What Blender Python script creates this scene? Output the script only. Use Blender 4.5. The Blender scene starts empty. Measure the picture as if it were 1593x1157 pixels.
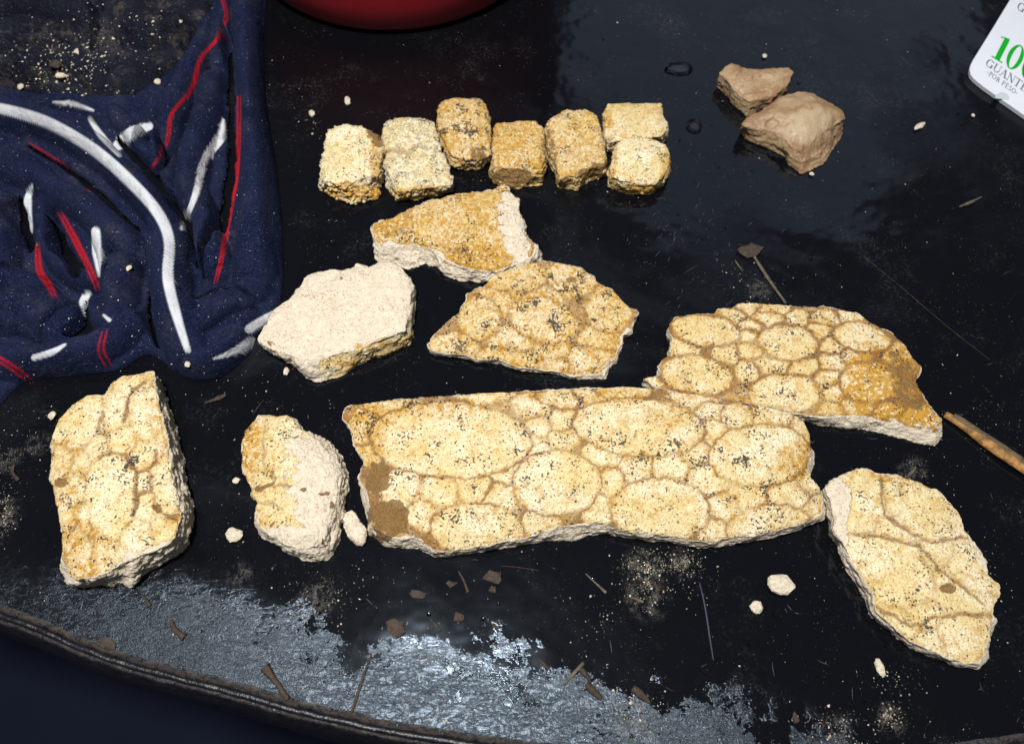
import bpy, bmesh, math, random
import numpy as np
from mathutils import Vector
from mathutils.geometry import tessellate_polygon
random.seed(7); rng = np.random.default_rng(11)
sc = bpy.context.scene
COL = sc.collection
R = math.radians

# ------------------------------------------------------------------ camera
W0, H0 = 1593.0, 1157.0
FPX = 1226.0; TILT = R(28.0); DIST = 0.539
cam_d = bpy.data.cameras.new('camera'); cam = bpy.data.objects.new('camera', cam_d); COL.objects.link(cam)
CAM = np.array([0.0, -DIST*math.sin(TILT), DIST*math.cos(TILT)])
cam.location = CAM.tolist(); cam.rotation_euler = (TILT, 0, 0)
cam_d.sensor_fit = 'HORIZONTAL'; cam_d.sensor_width = 36.0; cam_d.lens = 36.0*FPX/W0
cam_d.clip_start = 0.01; cam_d.clip_end = 30
cam_d.dof.use_dof = True; cam_d.dof.focus_distance = 0.50; cam_d.dof.aperture_fstop = 9.0
sc.camera = cam
# ------------------------------------------------------------------ world and lamps (indoor, ceiling lamp almost overhead)
w = bpy.data.worlds.new("World"); sc.world = w; w.use_nodes = True
bg = w.node_tree.nodes['Background']; bg.inputs[0].default_value = (0.66, 0.76, 1.0, 1); bg.inputs[1].default_value = 0.055
def area(name, loc, target, size, power, col):
    l = bpy.data.lights.new(name, 'AREA'); l.shape = 'DISK'; l.size = size; l.energy = power; l.color = col
    o = bpy.data.objects.new(name, l); COL.objects.link(o); o.location = loc
    o.rotation_euler = (Vector(target)-Vector(loc)).to_track_quat('-Z', 'Y').to_euler(); return o
area('ceiling_lamp', (-0.15, -0.175, 1.40), (0, 0, 0), 0.20, 23.0, (0.97, 0.985, 1.0))
area('window_light', (0.75, 1.75, 1.25), (0, 0, 0), 1.2, 0.9, (0.72, 0.80, 1.0))
sc.view_settings.view_transform = 'Standard'; sc.view_settings.look = 'None'
sc.view_settings.exposure = 0.62; sc.view_settings.gamma = 1.0
sc.cycles.max_bounces = 6

# ------------------------------------------------------------------ projection helpers
ct, st = math.cos(TILT), math.sin(TILT)
def ray(px, py):
    px = np.asarray(px, float); py = np.asarray(py, float)
    a = (px-W0/2)/FPX; b = (H0/2-py)/FPX
    return np.stack([a, b*ct+st, b*st-ct], -1)
def at(px, py, z=0.0):
    d = ray(px, py); t = (z-CAM[2])/d[..., 2]
    return CAM+d*t[..., None]
def at_plane(px, py, h, gx, gy, c):          # z = h + gx (x-cx) + gy (y-cy)
    d = ray(px, py)
    t = (h+gx*(CAM[0]-c[0])+gy*(CAM[1]-c[1])-CAM[2])/(d[..., 2]-gx*d[..., 0]-gy*d[..., 1])
    return CAM+d*t[..., None]
def proj(P):
    q = P-CAM; x = q[..., 0]; up = q[..., 1]*ct+q[..., 2]*st; dp = q[..., 1]*st-q[..., 2]*ct
    return np.stack([W0/2+FPX*x/dp, H0/2-FPX*up/dp], -1)

# ------------------------------------------------------------------ noise
def _h(ix, iy, iz, s):
    n = (ix*374761393+iy*668265263+iz*2147483647+s*974711) & 0xffffffff
    n = ((n ^ (n >> 13))*1274126177) & 0xffffffff
    n = ((n ^ (n >> 16))*2246822519) & 0xffffffff
    return (n ^ (n >> 15)) & 0xffff
_G = rng.normal(size=(256, 3)); _G /= np.linalg.norm(_G, axis=1)[:, None]
def noise3(P, f, s=0):
    P = P*f; I = np.floor(P).astype(np.int64); F = P-I; U = F*F*F*(F*(F*6-15)+10)
    out = 0
    for dx in (0, 1):
        wx = U[:, 0] if dx else 1-U[:, 0]
        for dy in (0, 1):
            wy = U[:, 1] if dy else 1-U[:, 1]
            for dz in (0, 1):
                wz = U[:, 2] if dz else 1-U[:, 2]
                g = _G[_h(I[:, 0]+dx, I[:, 1]+dy, I[:, 2]+dz, s) & 255]
                out = out+wx*wy*wz*(g[:, 0]*(F[:, 0]-dx)+g[:, 1]*(F[:, 1]-dy)+g[:, 2]*(F[:, 2]-dz))
    return out*1.6
def fbm(P, f, o=3, s=0, g=0.5):
    r = 0; a = 1.0
    for i in range(o):
        r = r+a*noise3(P, f, s+i*17); f *= 2.03; a *= g
    return r
def sstep(a, b, x):
    t = np.clip((x-a)/(b-a), 0, 1); return t*t*(3-2*t)
def polydist(Q, L, closed=True):             # distance of points Q(n,2) to polyline L(m,2), nearest point, side, param
    L = np.asarray(L, float); A = L; B = np.roll(L, -1, 0)
    if not closed: A = L[:-1]; B = L[1:]
    best = np.full(len(Q), 1e9); near = np.zeros((len(Q), 2)); side = np.zeros(len(Q)); par = np.zeros(len(Q))
    for k in range(len(A)):
        e = B[k]-A[k]; ll = e@e+1e-18; v = Q-A[k]
        t = np.clip((v@e)/ll, 0, 1); p = A[k]+t[:, None]*e; d = np.hypot(*(Q-p).T)
        m = d < best; best[m] = d[m]; near[m] = p[m]; par[m] = (k+t[m])/len(A)
        side[m] = np.sign(e[0]*v[m, 1]-e[1]*v[m, 0])
    return best, near, side, par
def inside(Q, L):
    L = np.asarray(L, float); r = np.zeros(len(Q), bool); j = len(L)-1
    for i in range(len(L)):
        xi, yi = L[i]; xj, yj = L[j]
        if yi != yj:
            r ^= ((yi > Q[:, 1]) != (yj > Q[:, 1])) & (Q[:, 0] < (xj-xi)*(Q[:, 1]-yi)/(yj-yi)+xi)
        j = i
    return r
def smooth_curve(P, n=8, closed=False):
    P = np.asarray(P, float); m = len(P); out = []
    for i in range(m if closed else m-1):
        if closed: p0, p1, p2, p3 = P[i-1], P[i], P[(i+1) % m], P[(i+2) % m]
        else: p0, p1, p2, p3 = P[max(i-1, 0)], P[i], P[i+1], P[min(i+2, m-1)]
        for k in range(n):
            t = k/n; out.append(0.5*((2*p1)+(-p0+p2)*t+(2*p0-5*p1+4*p2-p3)*t*t+(-p0+3*p1-3*p2+p3)*t**3))
    if not closed: out.append(P[-1])
    return np.array(out)

# ------------------------------------------------------------------ mesh helpers
def mesh_np(name, V, F, smooth=True):
    me = bpy.data.meshes.new(name); V = np.asarray(V, np.float32)
    if isinstance(F, np.ndarray) and F.ndim == 2:
        k = F.shape[1]; me.vertices.add(len(V)); me.vertices.foreach_set('co', V.ravel())
        me.loops.add(F.size); me.loops.foreach_set('vertex_index', F.astype(np.int32).ravel())
        me.polygons.add(len(F)); me.polygons.foreach_set('loop_start', np.arange(0, F.size, k, dtype=np.int32))
        me.update(calc_edges=True)
    else:
        me.from_pydata([tuple(map(float, v)) for v in V], [], [tuple(map(int, f)) for f in F]); me.update()
    me.polygons.foreach_set('use_smooth', np.full(len(me.polygons), smooth)); return me
def link(name, me, mat=None, parent=None, loc=None):
    o = bpy.data.objects.new(name, me); COL.objects.link(o)
    if mat is not None: me.materials.append(mat)
    if parent is not None: o.parent = parent
    if loc is not None: o.location = loc
    return o
def tag(o, label=None, cat=None, group=None, kind=None):
    if label: o['label'] = label
    if cat: o['category'] = cat
    if group: o['group'] = group
    if kind: o['kind'] = kind
    return o
def attr(me, name, v):
    a = me.attributes.new(name, 'FLOAT', 'POINT'); a.data.foreach_set('value', np.asarray(v, np.float32))

# ------------------------------------------------------------------ materials
class NT:
    def __init__(s, name):
        s.m = bpy.data.materials.new(name); s.m.use_nodes = True; s.t = s.m.node_tree
        s.b = s.t.nodes['Principled BSDF']; s.pos = s.t.nodes.new('ShaderNodeNewGeometry').outputs['Position']
    def n(s, t, **k):
        nd = s.t.nodes.new(t)
        for a, v in k.items(): setattr(nd, a, v)
        return nd
    def l(s, a, b):
        if isinstance(a, (int, float)): b.default_value = a
        elif isinstance(a, tuple): b.default_value = a if len(a) == 4 or b.type == 'VECTOR' else a+(1,)
        else: s.t.links.new(a, b)
    def noise(s, sc_, det=3, rough=0.55, vec=None, dist=0, off=None, stretch=None):
        nd = s.n('ShaderNodeTexNoise'); nd.inputs['Scale'].default_value = sc_; nd.inputs['Detail'].default_value = det
        nd.inputs['Roughness'].default_value = rough; nd.inputs['Distortion'].default_value = dist
        v = vec or s.pos
        if off or stretch:
            mp = s.n('ShaderNodeMapping'); s.l(v, mp.inputs['Vector'])
            if off: mp.inputs['Location'].default_value = off
            if stretch:
                mp.inputs['Scale'].default_value = stretch[0]; mp.inputs['Rotation'].default_value = (0, 0, stretch[1])
            v = mp.outputs[0]
        s.l(v, nd.inputs['Vector']); return nd.outputs['Fac']
    def vor(s, sc_, feature='F1', out='Distance', vec=None, rnd=1.0):
        nd = s.n('ShaderNodeTexVoronoi', feature=feature); nd.inputs['Scale'].default_value = sc_
        nd.inputs['Randomness'].default_value = rnd
        s.l(vec or s.pos, nd.inputs['Vector']); return nd.outputs[out]
    def map(s, v, a, b, c=0.0, d=1.0, smooth=True):
        nd = s.n('ShaderNodeMapRange', interpolation_type='SMOOTHSTEP' if smooth else 'LINEAR')
        s.l(v, nd.inputs[0])
        for i, x in zip((1, 2, 3, 4), (a, b, c, d)): nd.inputs[i].default_value = x
        return nd.outputs[0]
    def math(s, op, a, b=0.0, clamp=False):
        nd = s.n('ShaderNodeMath', operation=op); nd.use_clamp = clamp; s.l(a, nd.inputs[0]); s.l(b, nd.inputs[1]); return nd.outputs[0]
    def mix(s, f, a, b):
        nd = s.n('ShaderNodeMix', data_type='RGBA'); s.l(f, nd.inputs[0]); s.l(a, nd.inputs[6]); s.l(b, nd.inputs[7]); return nd.outputs[2]
    def at(s, name):
        nd = s.n('ShaderNodeAttribute', attribute_name=name); return nd.outputs['Fac']
    def bump(s, h, strength=0.5, dist=0.001, prev=None):
        nd = s.n('ShaderNodeBump'); nd.inputs['Strength'].default_value = strength; nd.inputs['Distance'].default_value = dist
        s.l(h, nd.inputs['Height'])
        if prev is not None: s.l(prev, nd.inputs['Normal'])
        return nd.outputs[0]
    def done(s, col=None, rough=None, nor=None, spec=None):
        if col is not None: s.l(col, s.b.inputs['Base Color'])
        if rough is not None: s.l(rough, s.b.inputs['Roughness'])
        if nor is not None: s.l(nor, s.b.inputs['Normal'])
        if spec is not None: s.b.inputs['Specular IOR Level'].default_value = spec
        return s.m

def fossil_mat():
    s = NT('fossil_bone')
    big = s.noise(38, 5, 0.6); mid = s.noise(170, 4, 0.6, off=(3, 1, 0)); fine = s.noise(900, 3, 0.6)
    crust, groove, mud, yel, spk = (s.at(k) for k in ('crust', 'groove', 'mud', 'yellow', 'speck'))
    c = s.mix(s.map(big, 0.38, 0.62), (0.77, 0.645, 0.34), (0.88, 0.81, 0.58))
    c = s.mix(s.map(fine, 0.42, 0.72), c, (0.58, 0.41, 0.17))
    yf = s.math('ADD', s.math("MULTIPLY", yel, 0.9), s.math("MULTIPLY", s.map(mid, 0.42, 0.70), 0.55))
    yf = s.math('MULTIPLY', yf, s.map(s.noise(420, 4, 0.65, off=(5, 5, 5)), 0.25, 0.62), True)
    c = s.mix(yf, c, (0.49, 0.250, 0.030))
    # brown sediment caught in the sutures
    gn = s.noise(520, 4, 0.7, off=(1, 7, 2))
    gf = s.math('MULTIPLY', groove, s.map(gn, 0.25, 0.5, 0.30, 1.0), True)
    brown = s.mix(s.map(s.noise(240, 3), 0.35, 0.65), (0.25, 0.105, 0.020), (0.165, 0.080, 0.034))
    c = s.mix(s.math('MULTIPLY', gf, 0.88), c, brown)
    # little pores of ochre
    pores = s.map(s.noise(1150, 2, 0.5, off=(9, 2, 4)), 0.60, 0.68)
    c = s.mix(s.math('MULTIPLY', pores, 0.7), c, (0.28, 0.15, 0.05))
    # manganese specks, in clusters
    n1 = s.noise(680, 2, 0.5, off=(2, 2, 8)); cl = s.noise(75, 4, 0.7, off=(7, 3, 1))
    dens = s.math('MULTIPLY', s.map(cl, 0.48, 0.70), s.math('MULTIPLY', spk, 0.26))
    sf = s.map(s.math('ADD', n1, s.math('ADD', dens, s.math('MULTIPLY', spk, 0.015))), 0.66, 0.675)
    n2 = s.noise(1100, 2, 0.5, off=(4, 1, 3)); sf2 = s.map(s.math('ADD', n2, s.math('MULTIPLY', dens, 0.8)), 0.715, 0.735)
    c = s.mix(s.math('MULTIPLY', s.math('MAXIMUM', sf, sf2), 0.92), c, s.mix(s.noise(150), (0.018, 0.014, 0.016), (0.05, 0.034, 0.032)))
    # fresh breaks
    bn = s.noise(260, 5, 0.7, off=(4, 4, 4)); bp = s.noise(700, 3, 0.6, off=(1, 2, 6))
    b = s.mix(s.map(bn, 0.35, 0.65), (0.82, 0.71, 0.54), (0.72, 0.595, 0.43))
    b = s.mix(s.math('MULTIPLY', s.map(s.math('ADD', bp, s.math('MULTIPLY', s.math('SUBTRACT', s.noise(50, 3), 0.5), 0.25)), 0.59, 0.66), 0.75), b, (0.36, 0.20, 0.09))
    b = s.mix(s.math('MULTIPLY', s.map(s.noise(60, 4, 0.6, off=(2, 9, 3)), 0.58, 0.74), 0.4), b, (0.50, 0.35, 0.18))
    ce = s.math('ADD', crust, s.math('MULTIPLY', s.math('SUBTRACT', s.noise(330, 4, 0.7), 0.5), 0.9))
    cf = s.map(ce, 0.42, 0.58)
    c = s.mix(cf, b, c)
    mf = s.map(s.math('ADD', mud, s.math('MULTIPLY', s.math('SUBTRACT', s.noise(300, 5, 0.7, off=(0, 3, 3)), 0.5), 1.1)), 0.42, 0.62)
    c = s.mix(s.math('MULTIPLY', mf, 0.9), c, s.mix(s.map(fine, 0.4, 0.6), (0.15, 0.078, 0.022), (0.24, 0.13, 0.042)))
    hgt = s.math('ADD', s.math('MULTIPLY', s.noise(1500, 3, 0.6), 0.5), s.math('MULTIPLY', n1, -0.5))
    hgt = s.math('ADD', hgt, s.math('MULTIPLY', s.noise(450, 5, 0.7, off=(8, 8, 8)), s.map(cf, 0, 1, 1.6, 0.55)))
    nor = s.bump(hgt, 1.0, 0.0013)
    return s.done(c, s.map(fine, 0.3, 0.7, 0.62, 0.85), nor, 0.25)
M_FOSSIL = fossil_mat()

def stone_mat():
    s = NT('tan_stone')
    a = s.noise(55, 5, 0.6, off=(3, 3, 3)); b = s.noise(300, 4, 0.6); d = s.noise(800, 4, 0.65)
    c = s.mix(s.map(a, 0.35, 0.65), (0.36, 0.245, 0.13), (0.26, 0.145, 0.068))
    c = s.mix(s.math('MULTIPLY', s.map(b, 0.5, 0.7), 0.45), c, (0.20, 0.10, 0.055))
    c = s.mix(s.math('MULTIPLY', s.at('crust'), 0.8), c, (0.42, 0.31, 0.185))
    return s.done(c, s.map(b, 0.3, 0.7, 0.38, 0.7), s.bump(s.math('ADD', b, s.math('MULTIPLY', d, 0.5)), 0.7, 0.0008), 0.5)
M_STONE = stone_mat()

POWDER = [(1003, 885, 40), (1062, 876, 28), (8, 800, 30), (14, 715, 26), (495, 930, 34), (1385, 1118, 26), (985, 1120, 40), (1005, 930, 40), (640, 1000, 20), (375, 895, 26), (1420, 730, 30), (60, 690, 26), (1180, 450, 30), (1300, 1132, 24)]
def vinyl_mat():
    s = NT('black_vinyl')
    sep = s.n('ShaderNodeSeparateXYZ'); s.l(s.pos, sep.inputs[0]); y = sep.outputs[1]; x = sep.outputs[0]
    wob = s.noise(22, 7, 0.68, off=(4, 0, 0))
    # dry grained leather along the near edge, wet polish elsewhere
    yy = s.math('ADD', y, s.math('MULTIPLY', x, 0.20))
    e = s.math('ADD', yy, s.math('MULTIPLY', s.math('SUBTRACT', wob, 0.5), 0.05))
    soft = s.math('MULTIPLY', s.map(e, -0.212, -0.160, 1, 0), s.map(x, -0.36, -0.20, 0.45, 1.0))
    isl = s.math('ADD', s.noise(26, 7, 0.72, off=(4, 3, 0)), s.math('MULTIPLY', s.math('SUBTRACT', s.noise(300, 4, 0.7), 0.5), 0.10))
    isl = s.math('ADD', isl, s.map(yy, -0.225, -0.155, -0.09, 0.16, False))
    wet = s.math('MULTIPLY', s.map(isl, 0.515, 0.545), s.map(x, -0.20, -0.10))
    dry = s.math('MULTIPLY', soft, s.math('SUBTRACT', 1.0, wet))
    smear = s.math('MULTIPLY', s.map(s.noise(7, 6, 0.6, off=(1, 5, 0), dist=0.3), 0.50, 0.60), s.map(y, -0.16, -0.02, 0.0, 1.0))
    streak = s.map(s.noise(60, 5, 0.65, stretch=((1, 5, 1), R(55))), 0.58, 0.70)
    rough = s.math('ADD', s.math('MULTIPLY', dry, 0.25), s.math('ADD', 0.10, s.math('MULTIPLY', smear, 0.17)))
    rough = s.math('ADD', rough, s.math('MULTIPLY', s.math('MULTIPLY', streak, smear), 0.12))
    dust = s.math('MULTIPLY', s.map(s.noise(13, 6, 0.7, off=(2, 8, 0)), 0.52, 0.72), s.map(s.noise(420, 4, 0.75), 0.45, 0.7))
    c = s.mix(s.math('MULTIPLY', dust, 0.55), (0.0030, 0.0030, 0.0038), (0.060, 0.058, 0.060))
    c = s.mix(s.math('MULTIPLY', s.map(s.noise(950, 2, 0.6, off=(6, 6, 6)), 0.70, 0.74), s.map(s.noise(30, 4, 0.7), 0.45, 0.65)), c, (0.22, 0.20, 0.17))
    # powdery smears rubbed into the vinyl
    pw = None
    for (bx, by, br) in POWDER:
        vd = s.n('ShaderNodeVectorMath', operation='DISTANCE'); s.l(s.pos, vd.inputs[0]); vd.inputs[1].default_value = tuple(at(bx, by, 0))
        m_ = s.map(vd.outputs['Value'], br/2300.0, br/9000.0, 0, 1)
        pw = m_ if pw is None else s.math('MAXIMUM', pw, m_)
    pn = s.math('MULTIPLY', s.map(s.noise(150, 6, 0.75, off=(3, 3, 0)), 0.42, 0.66), s.map(s.noise(900, 3, 0.7), 0.35, 0.62))
    c = s.mix(s.math('MULTIPLY', s.math('MULTIPLY', pw, pn), 0.4), c, (0.26, 0.235, 0.20))
    # grain and wrinkles
    g = s.vor(800, 'DISTANCE_TO_EDGE'); wr = s.noise(75, 4, 0.6, stretch=((1, 1.9, 1), R(-60)), dist=1.2)
    gb = s.math('MULTIPLY', s.math('MINIMUM', g, 0.22), s.math('ADD', s.math('MULTIPLY', dry, 1.0), s.math('MULTIPLY', smear, 0.12)))
    cr = s.math('ABSOLUTE', s.math('SUBTRACT', wr, 0.5))
    wb = s.math('MULTIPLY', s.math('MINIMUM', s.math('MULTIPLY', cr, 9.0), 0.6), s.math('ADD', s.math('MULTIPLY', dry, 0.45), s.math('MULTIPLY', smear, 0.12)))
    w2 = s.noise(120, 5, 0.6, stretch=((1, 2.2, 1), R(-50)), dist=1.5)
    cr2 = s.math('MULTIPLY', s.math('MINIMUM', s.math('MULTIPLY', s.math('ABSOLUTE', s.math('SUBTRACT', w2, 0.5)), 10.0), 0.6), dry)
    nor = s.bump(gb, 0.30, 0.0005)
    nor = s.bump(cr2, 0.30, 0.0005, nor)
    nor = s.bump(wb, 0.30, 0.0009, nor)
    nor = s.bump(s.noise(16, 3, 0.5), 0.3, 0.006, nor)
    s.b.inputs['Specular Tint'].default_value = (0.72, 0.86, 1.0, 1)
    nor = s.bump(s.noise(11, 2, 0.5), 0.25, 0.006, nor)
    return s.done(c, rough, nor, 0.5)
M_VINYL = vinyl_mat()
def edge_mat():
    s = NT('piping_vinyl')
    d = s.math('MULTIPLY', s.at('dirt'), s.map(s.noise(180, 5, 0.7), 0.34, 0.58))
    c = s.mix(d, (0.006, 0.006, 0.009), s.mix(s.map(s.noise(500, 3), .4, .6), (0.018, 0.013, 0.010), (0.042, 0.029, 0.019)))
    return s.done(c, s.math('ADD', 0.33, s.math('MULTIPLY', d, 0.5)), s.bump(s.math('ADD', s.noise(90, 5, 0.65), s.math('MULTIPLY', d, 0.5)), 0.7, 0.002), 0.5)
M_EDGE = edge_mat()
def floor_mat():
    s = NT('navy_floor'); c = s.mix(s.noise(6, 5, 0.6), (0.0015, 0.003, 0.010), (0.004, 0.007, 0.018))
    return s.done(c, 0.9, s.bump(s.noise(160, 4), 0.4, 0.002), 0.2)
def cloth_mat(name, a, b, dusty, f=800):
    s = NT(name); n = s.noise(26, 5, 0.6)
    wv = s.n('ShaderNodeTexWave'); wv.inputs['Scale'].default_value = 330; wv.inputs['Distortion'].default_value = 1.5
    wv.bands_direction = 'DIAGONAL'; s.l(s.pos, wv.inputs['Vector'])
    c = s.mix(s.map(n, 0.35, 0.65), a, b)
    c = s.mix(s.math('MULTIPLY', s.map(s.noise(f, 3, 0.7), 0.42, 0.62), 0.5), c, tuple(min(1, v*2.2+.004) for v in b))
    if dusty:
        d = s.math('MULTIPLY', s.map(s.noise(34, 6, 0.7, off=(3, 0, 2)), 0.47, 0.66), s.map(s.noise(300, 5, 0.75), 0.35, 0.7))
        c = s.mix(s.math('MULTIPLY', d, dusty), c, (0.16, 0.13, 0.10))
    c = s.mix(s.at('white'), c, s.mix(s.noise(140, 4, 0.6), (0.62, 0.62, 0.61), (0.42, 0.42, 0.43)))
    c = s.mix(s.at('red'), c, s.mix(s.noise(300, 3, 0.6), (0.42, 0.010, 0.016), (0.22, 0.006, 0.012)))
    lint = s.math('MULTIPLY', s.map(s.noise(650, 2, 0.5, off=(8, 1, 1)), 0.715, 0.74), 0.5)
    c = s.mix(lint, c, (0.5, 0.5, 0.5))
    s.b.inputs['Sheen Weight'].default_value = 0.02; s.b.inputs['Sheen Roughness'].default_value = 0.5
    s.b.inputs['Sheen Tint'].default_value = (0.35, 0.45, 1, 1)
    hh = s.math('ADD', s.math('MULTIPLY', wv.outputs['Fac'], 0.25), s.noise(500, 4, 0.6))
    return s.done(c, 0.9, s.bump(hh, 0.6, 0.0009, s.bump(s.noise(45, 5, 0.6, dist=0.6), 0.6, 0.006)), 0.04)
M_NAVY = cloth_mat('navy_knit', (0.0032, 0.0056, 0.0180), (0.0084, 0.0112, 0.0290), 0.14)
M_DUSTY = cloth_mat('dusty_knit', (0.003, 0.003, 0.0055), (0.009, 0.010, 0.016), 0.55)
def thread_mat(name, c0, c1):
    s = NT(name)
    wv = s.n('ShaderNodeTexWave'); wv.inputs['Scale'].default_value = 520; wv.inputs['Distortion'].default_value = 2; s.l(s.pos, wv.inputs['Vector'])
    c = s.mix(s.noise(120, 4, 0.6), c0, c1)
    return s.done(c, 0.85, s.bump(s.math('ADD', s.noise(800, 3), wv.outputs['Fac']), 0.5, 0.0005), 0.2)
M_WHITE = thread_mat('white_tape', (0.62, 0.62, 0.60), (0.40, 0.40, 0.40))
M_RED = thread_mat('red_thread', (0.42, 0.012, 0.018), (0.24, 0.008, 0.014))
def plain(name, col, rough, spec=0.5, var=0.25, f=200, bump=0.3, bd=0.0005):
    s = NT(name); c = s.mix(s.map(s.noise(f, 4, 0.65), 0.35, 0.65), col, tuple(v*(1-var) for v in col))
    return s.done(c, rough, s.bump(s.noise(f*3, 4, 0.6), bump, bd), spec)
M_RED_PL = plain('red_plastic', (0.30, 0.002, 0.006), 0.65, 0.5, 0.1, 20, 0.05)
M_CARD = plain('white_card', (0.70, 0.71, 0.74), 0.4, 0.5, 0.04, 30, 0.05)
M_GREEN = plain('green_ink', (0.0, 0.36, 0.012), 0.5, 0.4, 0.05, 60, 0.02)
M_GREY = plain('grey_ink', (0.11, 0.12, 0.12), 0.5, 0.4, 0.1, 300, 0.02)
M_LGREY = plain('pale_grey_ink', (0.52, 0.55, 0.57), 0.5, 0.4, 0.1, 300, 0.02)
M_CRUMB = plain('chalky_crumb', (0.70, 0.60, 0.44), 0.85, 0.3, 0.3, 500, 0.8, 0.001)
M_CHIP = plain('brown_chip', (0.055, 0.035, 0.020), 0.7, 0.4, 0.5, 300, 0.7, 0.001)
M_STRAW = plain('dry_straw', (0.12, 0.095, 0.062), 0.7, 0.4, 0.5, 300, 0.7, 0.001)
M_WOOD = plain('orange_wood', (0.40, 0.19, 0.045), 0.6, 0.4, 0.65, 160, 0.9, 0.001)
M_BARK = plain('dark_bark', (0.13, 0.085, 0.045), 0.7, 0.4, 0.5, 160, 0.9, 0.001)
def water_mat():
    s = NT('water'); s.b.inputs['Transmission Weight'].default_value = 1.0; s.b.inputs['IOR'].default_value = 1.33
    return s.done((0.95, 0.97, 1.0), 0.02, None, 0.5)
M_WATER = water_mat()

# ------------------------------------------------------------------ setting: table with piped edge, floor far below
me = mesh_np('floor', [(-6, -6, -0.46), (6, -6, -0.46), (6, 6, -0.46), (-6, 6, -0.46)], [(0, 1, 2, 3)])
tag(link('floor', me, floor_mat()), kind='structure')
EDGE = [(-420, 820), (-200, 884), (0, 946), (63, 968), (157, 1008), (267, 1041), (345, 1060), (424, 1082), (500, 1103), (613, 1127), (726, 1145),
        (860, 1163), (1000, 1182), (1200, 1188), (1400, 1176), (1500, 1160), (1593, 1146), (1750, 1110), (1950, 1050)]
e3 = at([p[0] for p in EDGE], [p[1] for p in EDGE], 0.0)[:, :2]
E = smooth_curve(e3, 14)
E = np.vstack([[(-0.62, 0.10)], E, [(0.62, 0.02)]]) if False else E
T = np.gradient(E, axis=0); T /= np.linalg.norm(T, axis=1)[:, None]; NRM = np.stack([T[:, 1], -T[:, 0]], 1)   # outward (towards the viewer)
table = link('vinyl_table', None); tag(table, 'black glossy vinyl padded table with a piped edge under all the fossils', 'table')
n = len(E)
# table top: strips from the edge back to a far line, with real sag and dents
rows = 90; V = []; 
for r in range(rows+1):
    t = (r/rows)**1.3; far = np.stack([E[:, 0]*2.6, np.full(n, 0.95)], 1)
    V.append(np.concatenate([E*(1-t)+far*t, np.zeros((n, 1))], 1))
V = np.concatenate(V); V[:, 2] += 0.0009*np.minimum(0, fbm(V*np.array([1, 1, 0]), 9, 3))*0
V[:, 2] -= 0.0005
idx = np.arange((rows+1)*n).reshape(rows+1, n)
F = np.stack([idx[:-1, :-1].ravel(), idx[:-1, 1:].ravel(), idx[1:, 1:].ravel(), idx[1:, :-1].ravel()], 1)
top = link('tabletop', mesh_np('tabletop', V, F), M_VINYL, table)
def loft(name, prof, mat, dirt, wob=0.0006, close=False):
    prof = np.array(prof); m = len(prof)
    En = np.repeat(E, 1, 0)
    V = np.zeros((len(En), m, 3))
    for j, (o, z) in enumerate(prof):
        V[:, j, :2] = En+NRM*o; V[:, j, 2] = z
    V = V.reshape(-1, 3); V = V+wob*np.stack([fbm(V, 60, 3, 1), fbm(V, 60, 3, 2), fbm(V, 60, 3, 3)], 1)
    idx = np.arange(len(V)).reshape(len(En), m)
    if close: idx = np.concatenate([idx, idx[:, :1]], 1)
    F = np.stack([idx[:-1, :-1].ravel(), idx[1:, :-1].ravel(), idx[1:, 1:].ravel(), idx[:-1, 1:].ravel()], 1)
    me = mesh_np(name, V, F); attr(me, 'dirt', np.tile(dirt, len(En))); return link(name, me, mat, table)
k = 14; ang = np.linspace(0, 2*math.pi, k, endpoint=False)
loft('piping', [(0.0036+0.0019*math.cos(a), -0.0002+0.0019*math.sin(a)) for a in ang], M_EDGE, [1.0 if (math.sin(a) < 0.35) else 0.12 for a in ang], close=True)
loft('seam', [(-0.0022, -0.0004), (-0.0006, 0.0004), (0.0008, 0.0003), (0.0020, -0.0016), (0.003, -0.005)], M_EDGE, [0.3, .9, 1, .8, .5])
loft('side_band', [(0.0040, -0.004), (0.0062, -0.0020), (0.0074, -0.0030), (0.0080, -0.005), (0.0105, -0.009), (0.0130, -0.016), (0.0140, -0.028), (0.013, -0.045), (0.010, -0.07), (0.008, -0.10), (0.006, -0.14)],
     M_EDGE, [.6, .7, .55, 0.2, 0.05, 0.02, 0, 0, 0, 0, 0])

# ------------------------------------------------------------------ fossil fragments
VOX = 0.00072
def prism(name, top, base, h):
    m = len(top); V = []; F = []
    mid = (top*0.5+base*0.5)
    cen = mid.mean(0)
    midb = mid+(mid-cen)/np.linalg.norm(mid-cen, axis=1)[:, None]*0.0009
    for ring, z in ((base, -0.0005), (midb, h*0.5), (top, h)):
        V += [(p[0], p[1], z) for p in ring]
    for k in range(2):
        for i in range(m):
            j = (i+1) % m; F.append((k*m+i, k*m+j, (k+1)*m+j, (k+1)*m+i))
    for off, flip in ((2*m, False), (0, True)):
        for t in tessellate_polygon([[Vector((V[off+i][0], V[off+i][1], 0)) for i in range(m)]]):
            F.append(tuple(off+a for a in (t if not flip else t[::-1])))
    me = bpy.data.meshes.new(name); me.from_pydata(V, [], F); me.update()
    bm = bmesh.new(); bm.from_mesh(me); bmesh.ops.recalc_face_normals(bm, faces=bm.faces); bm.to_mesh(me); bm.free()
    return me
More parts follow.
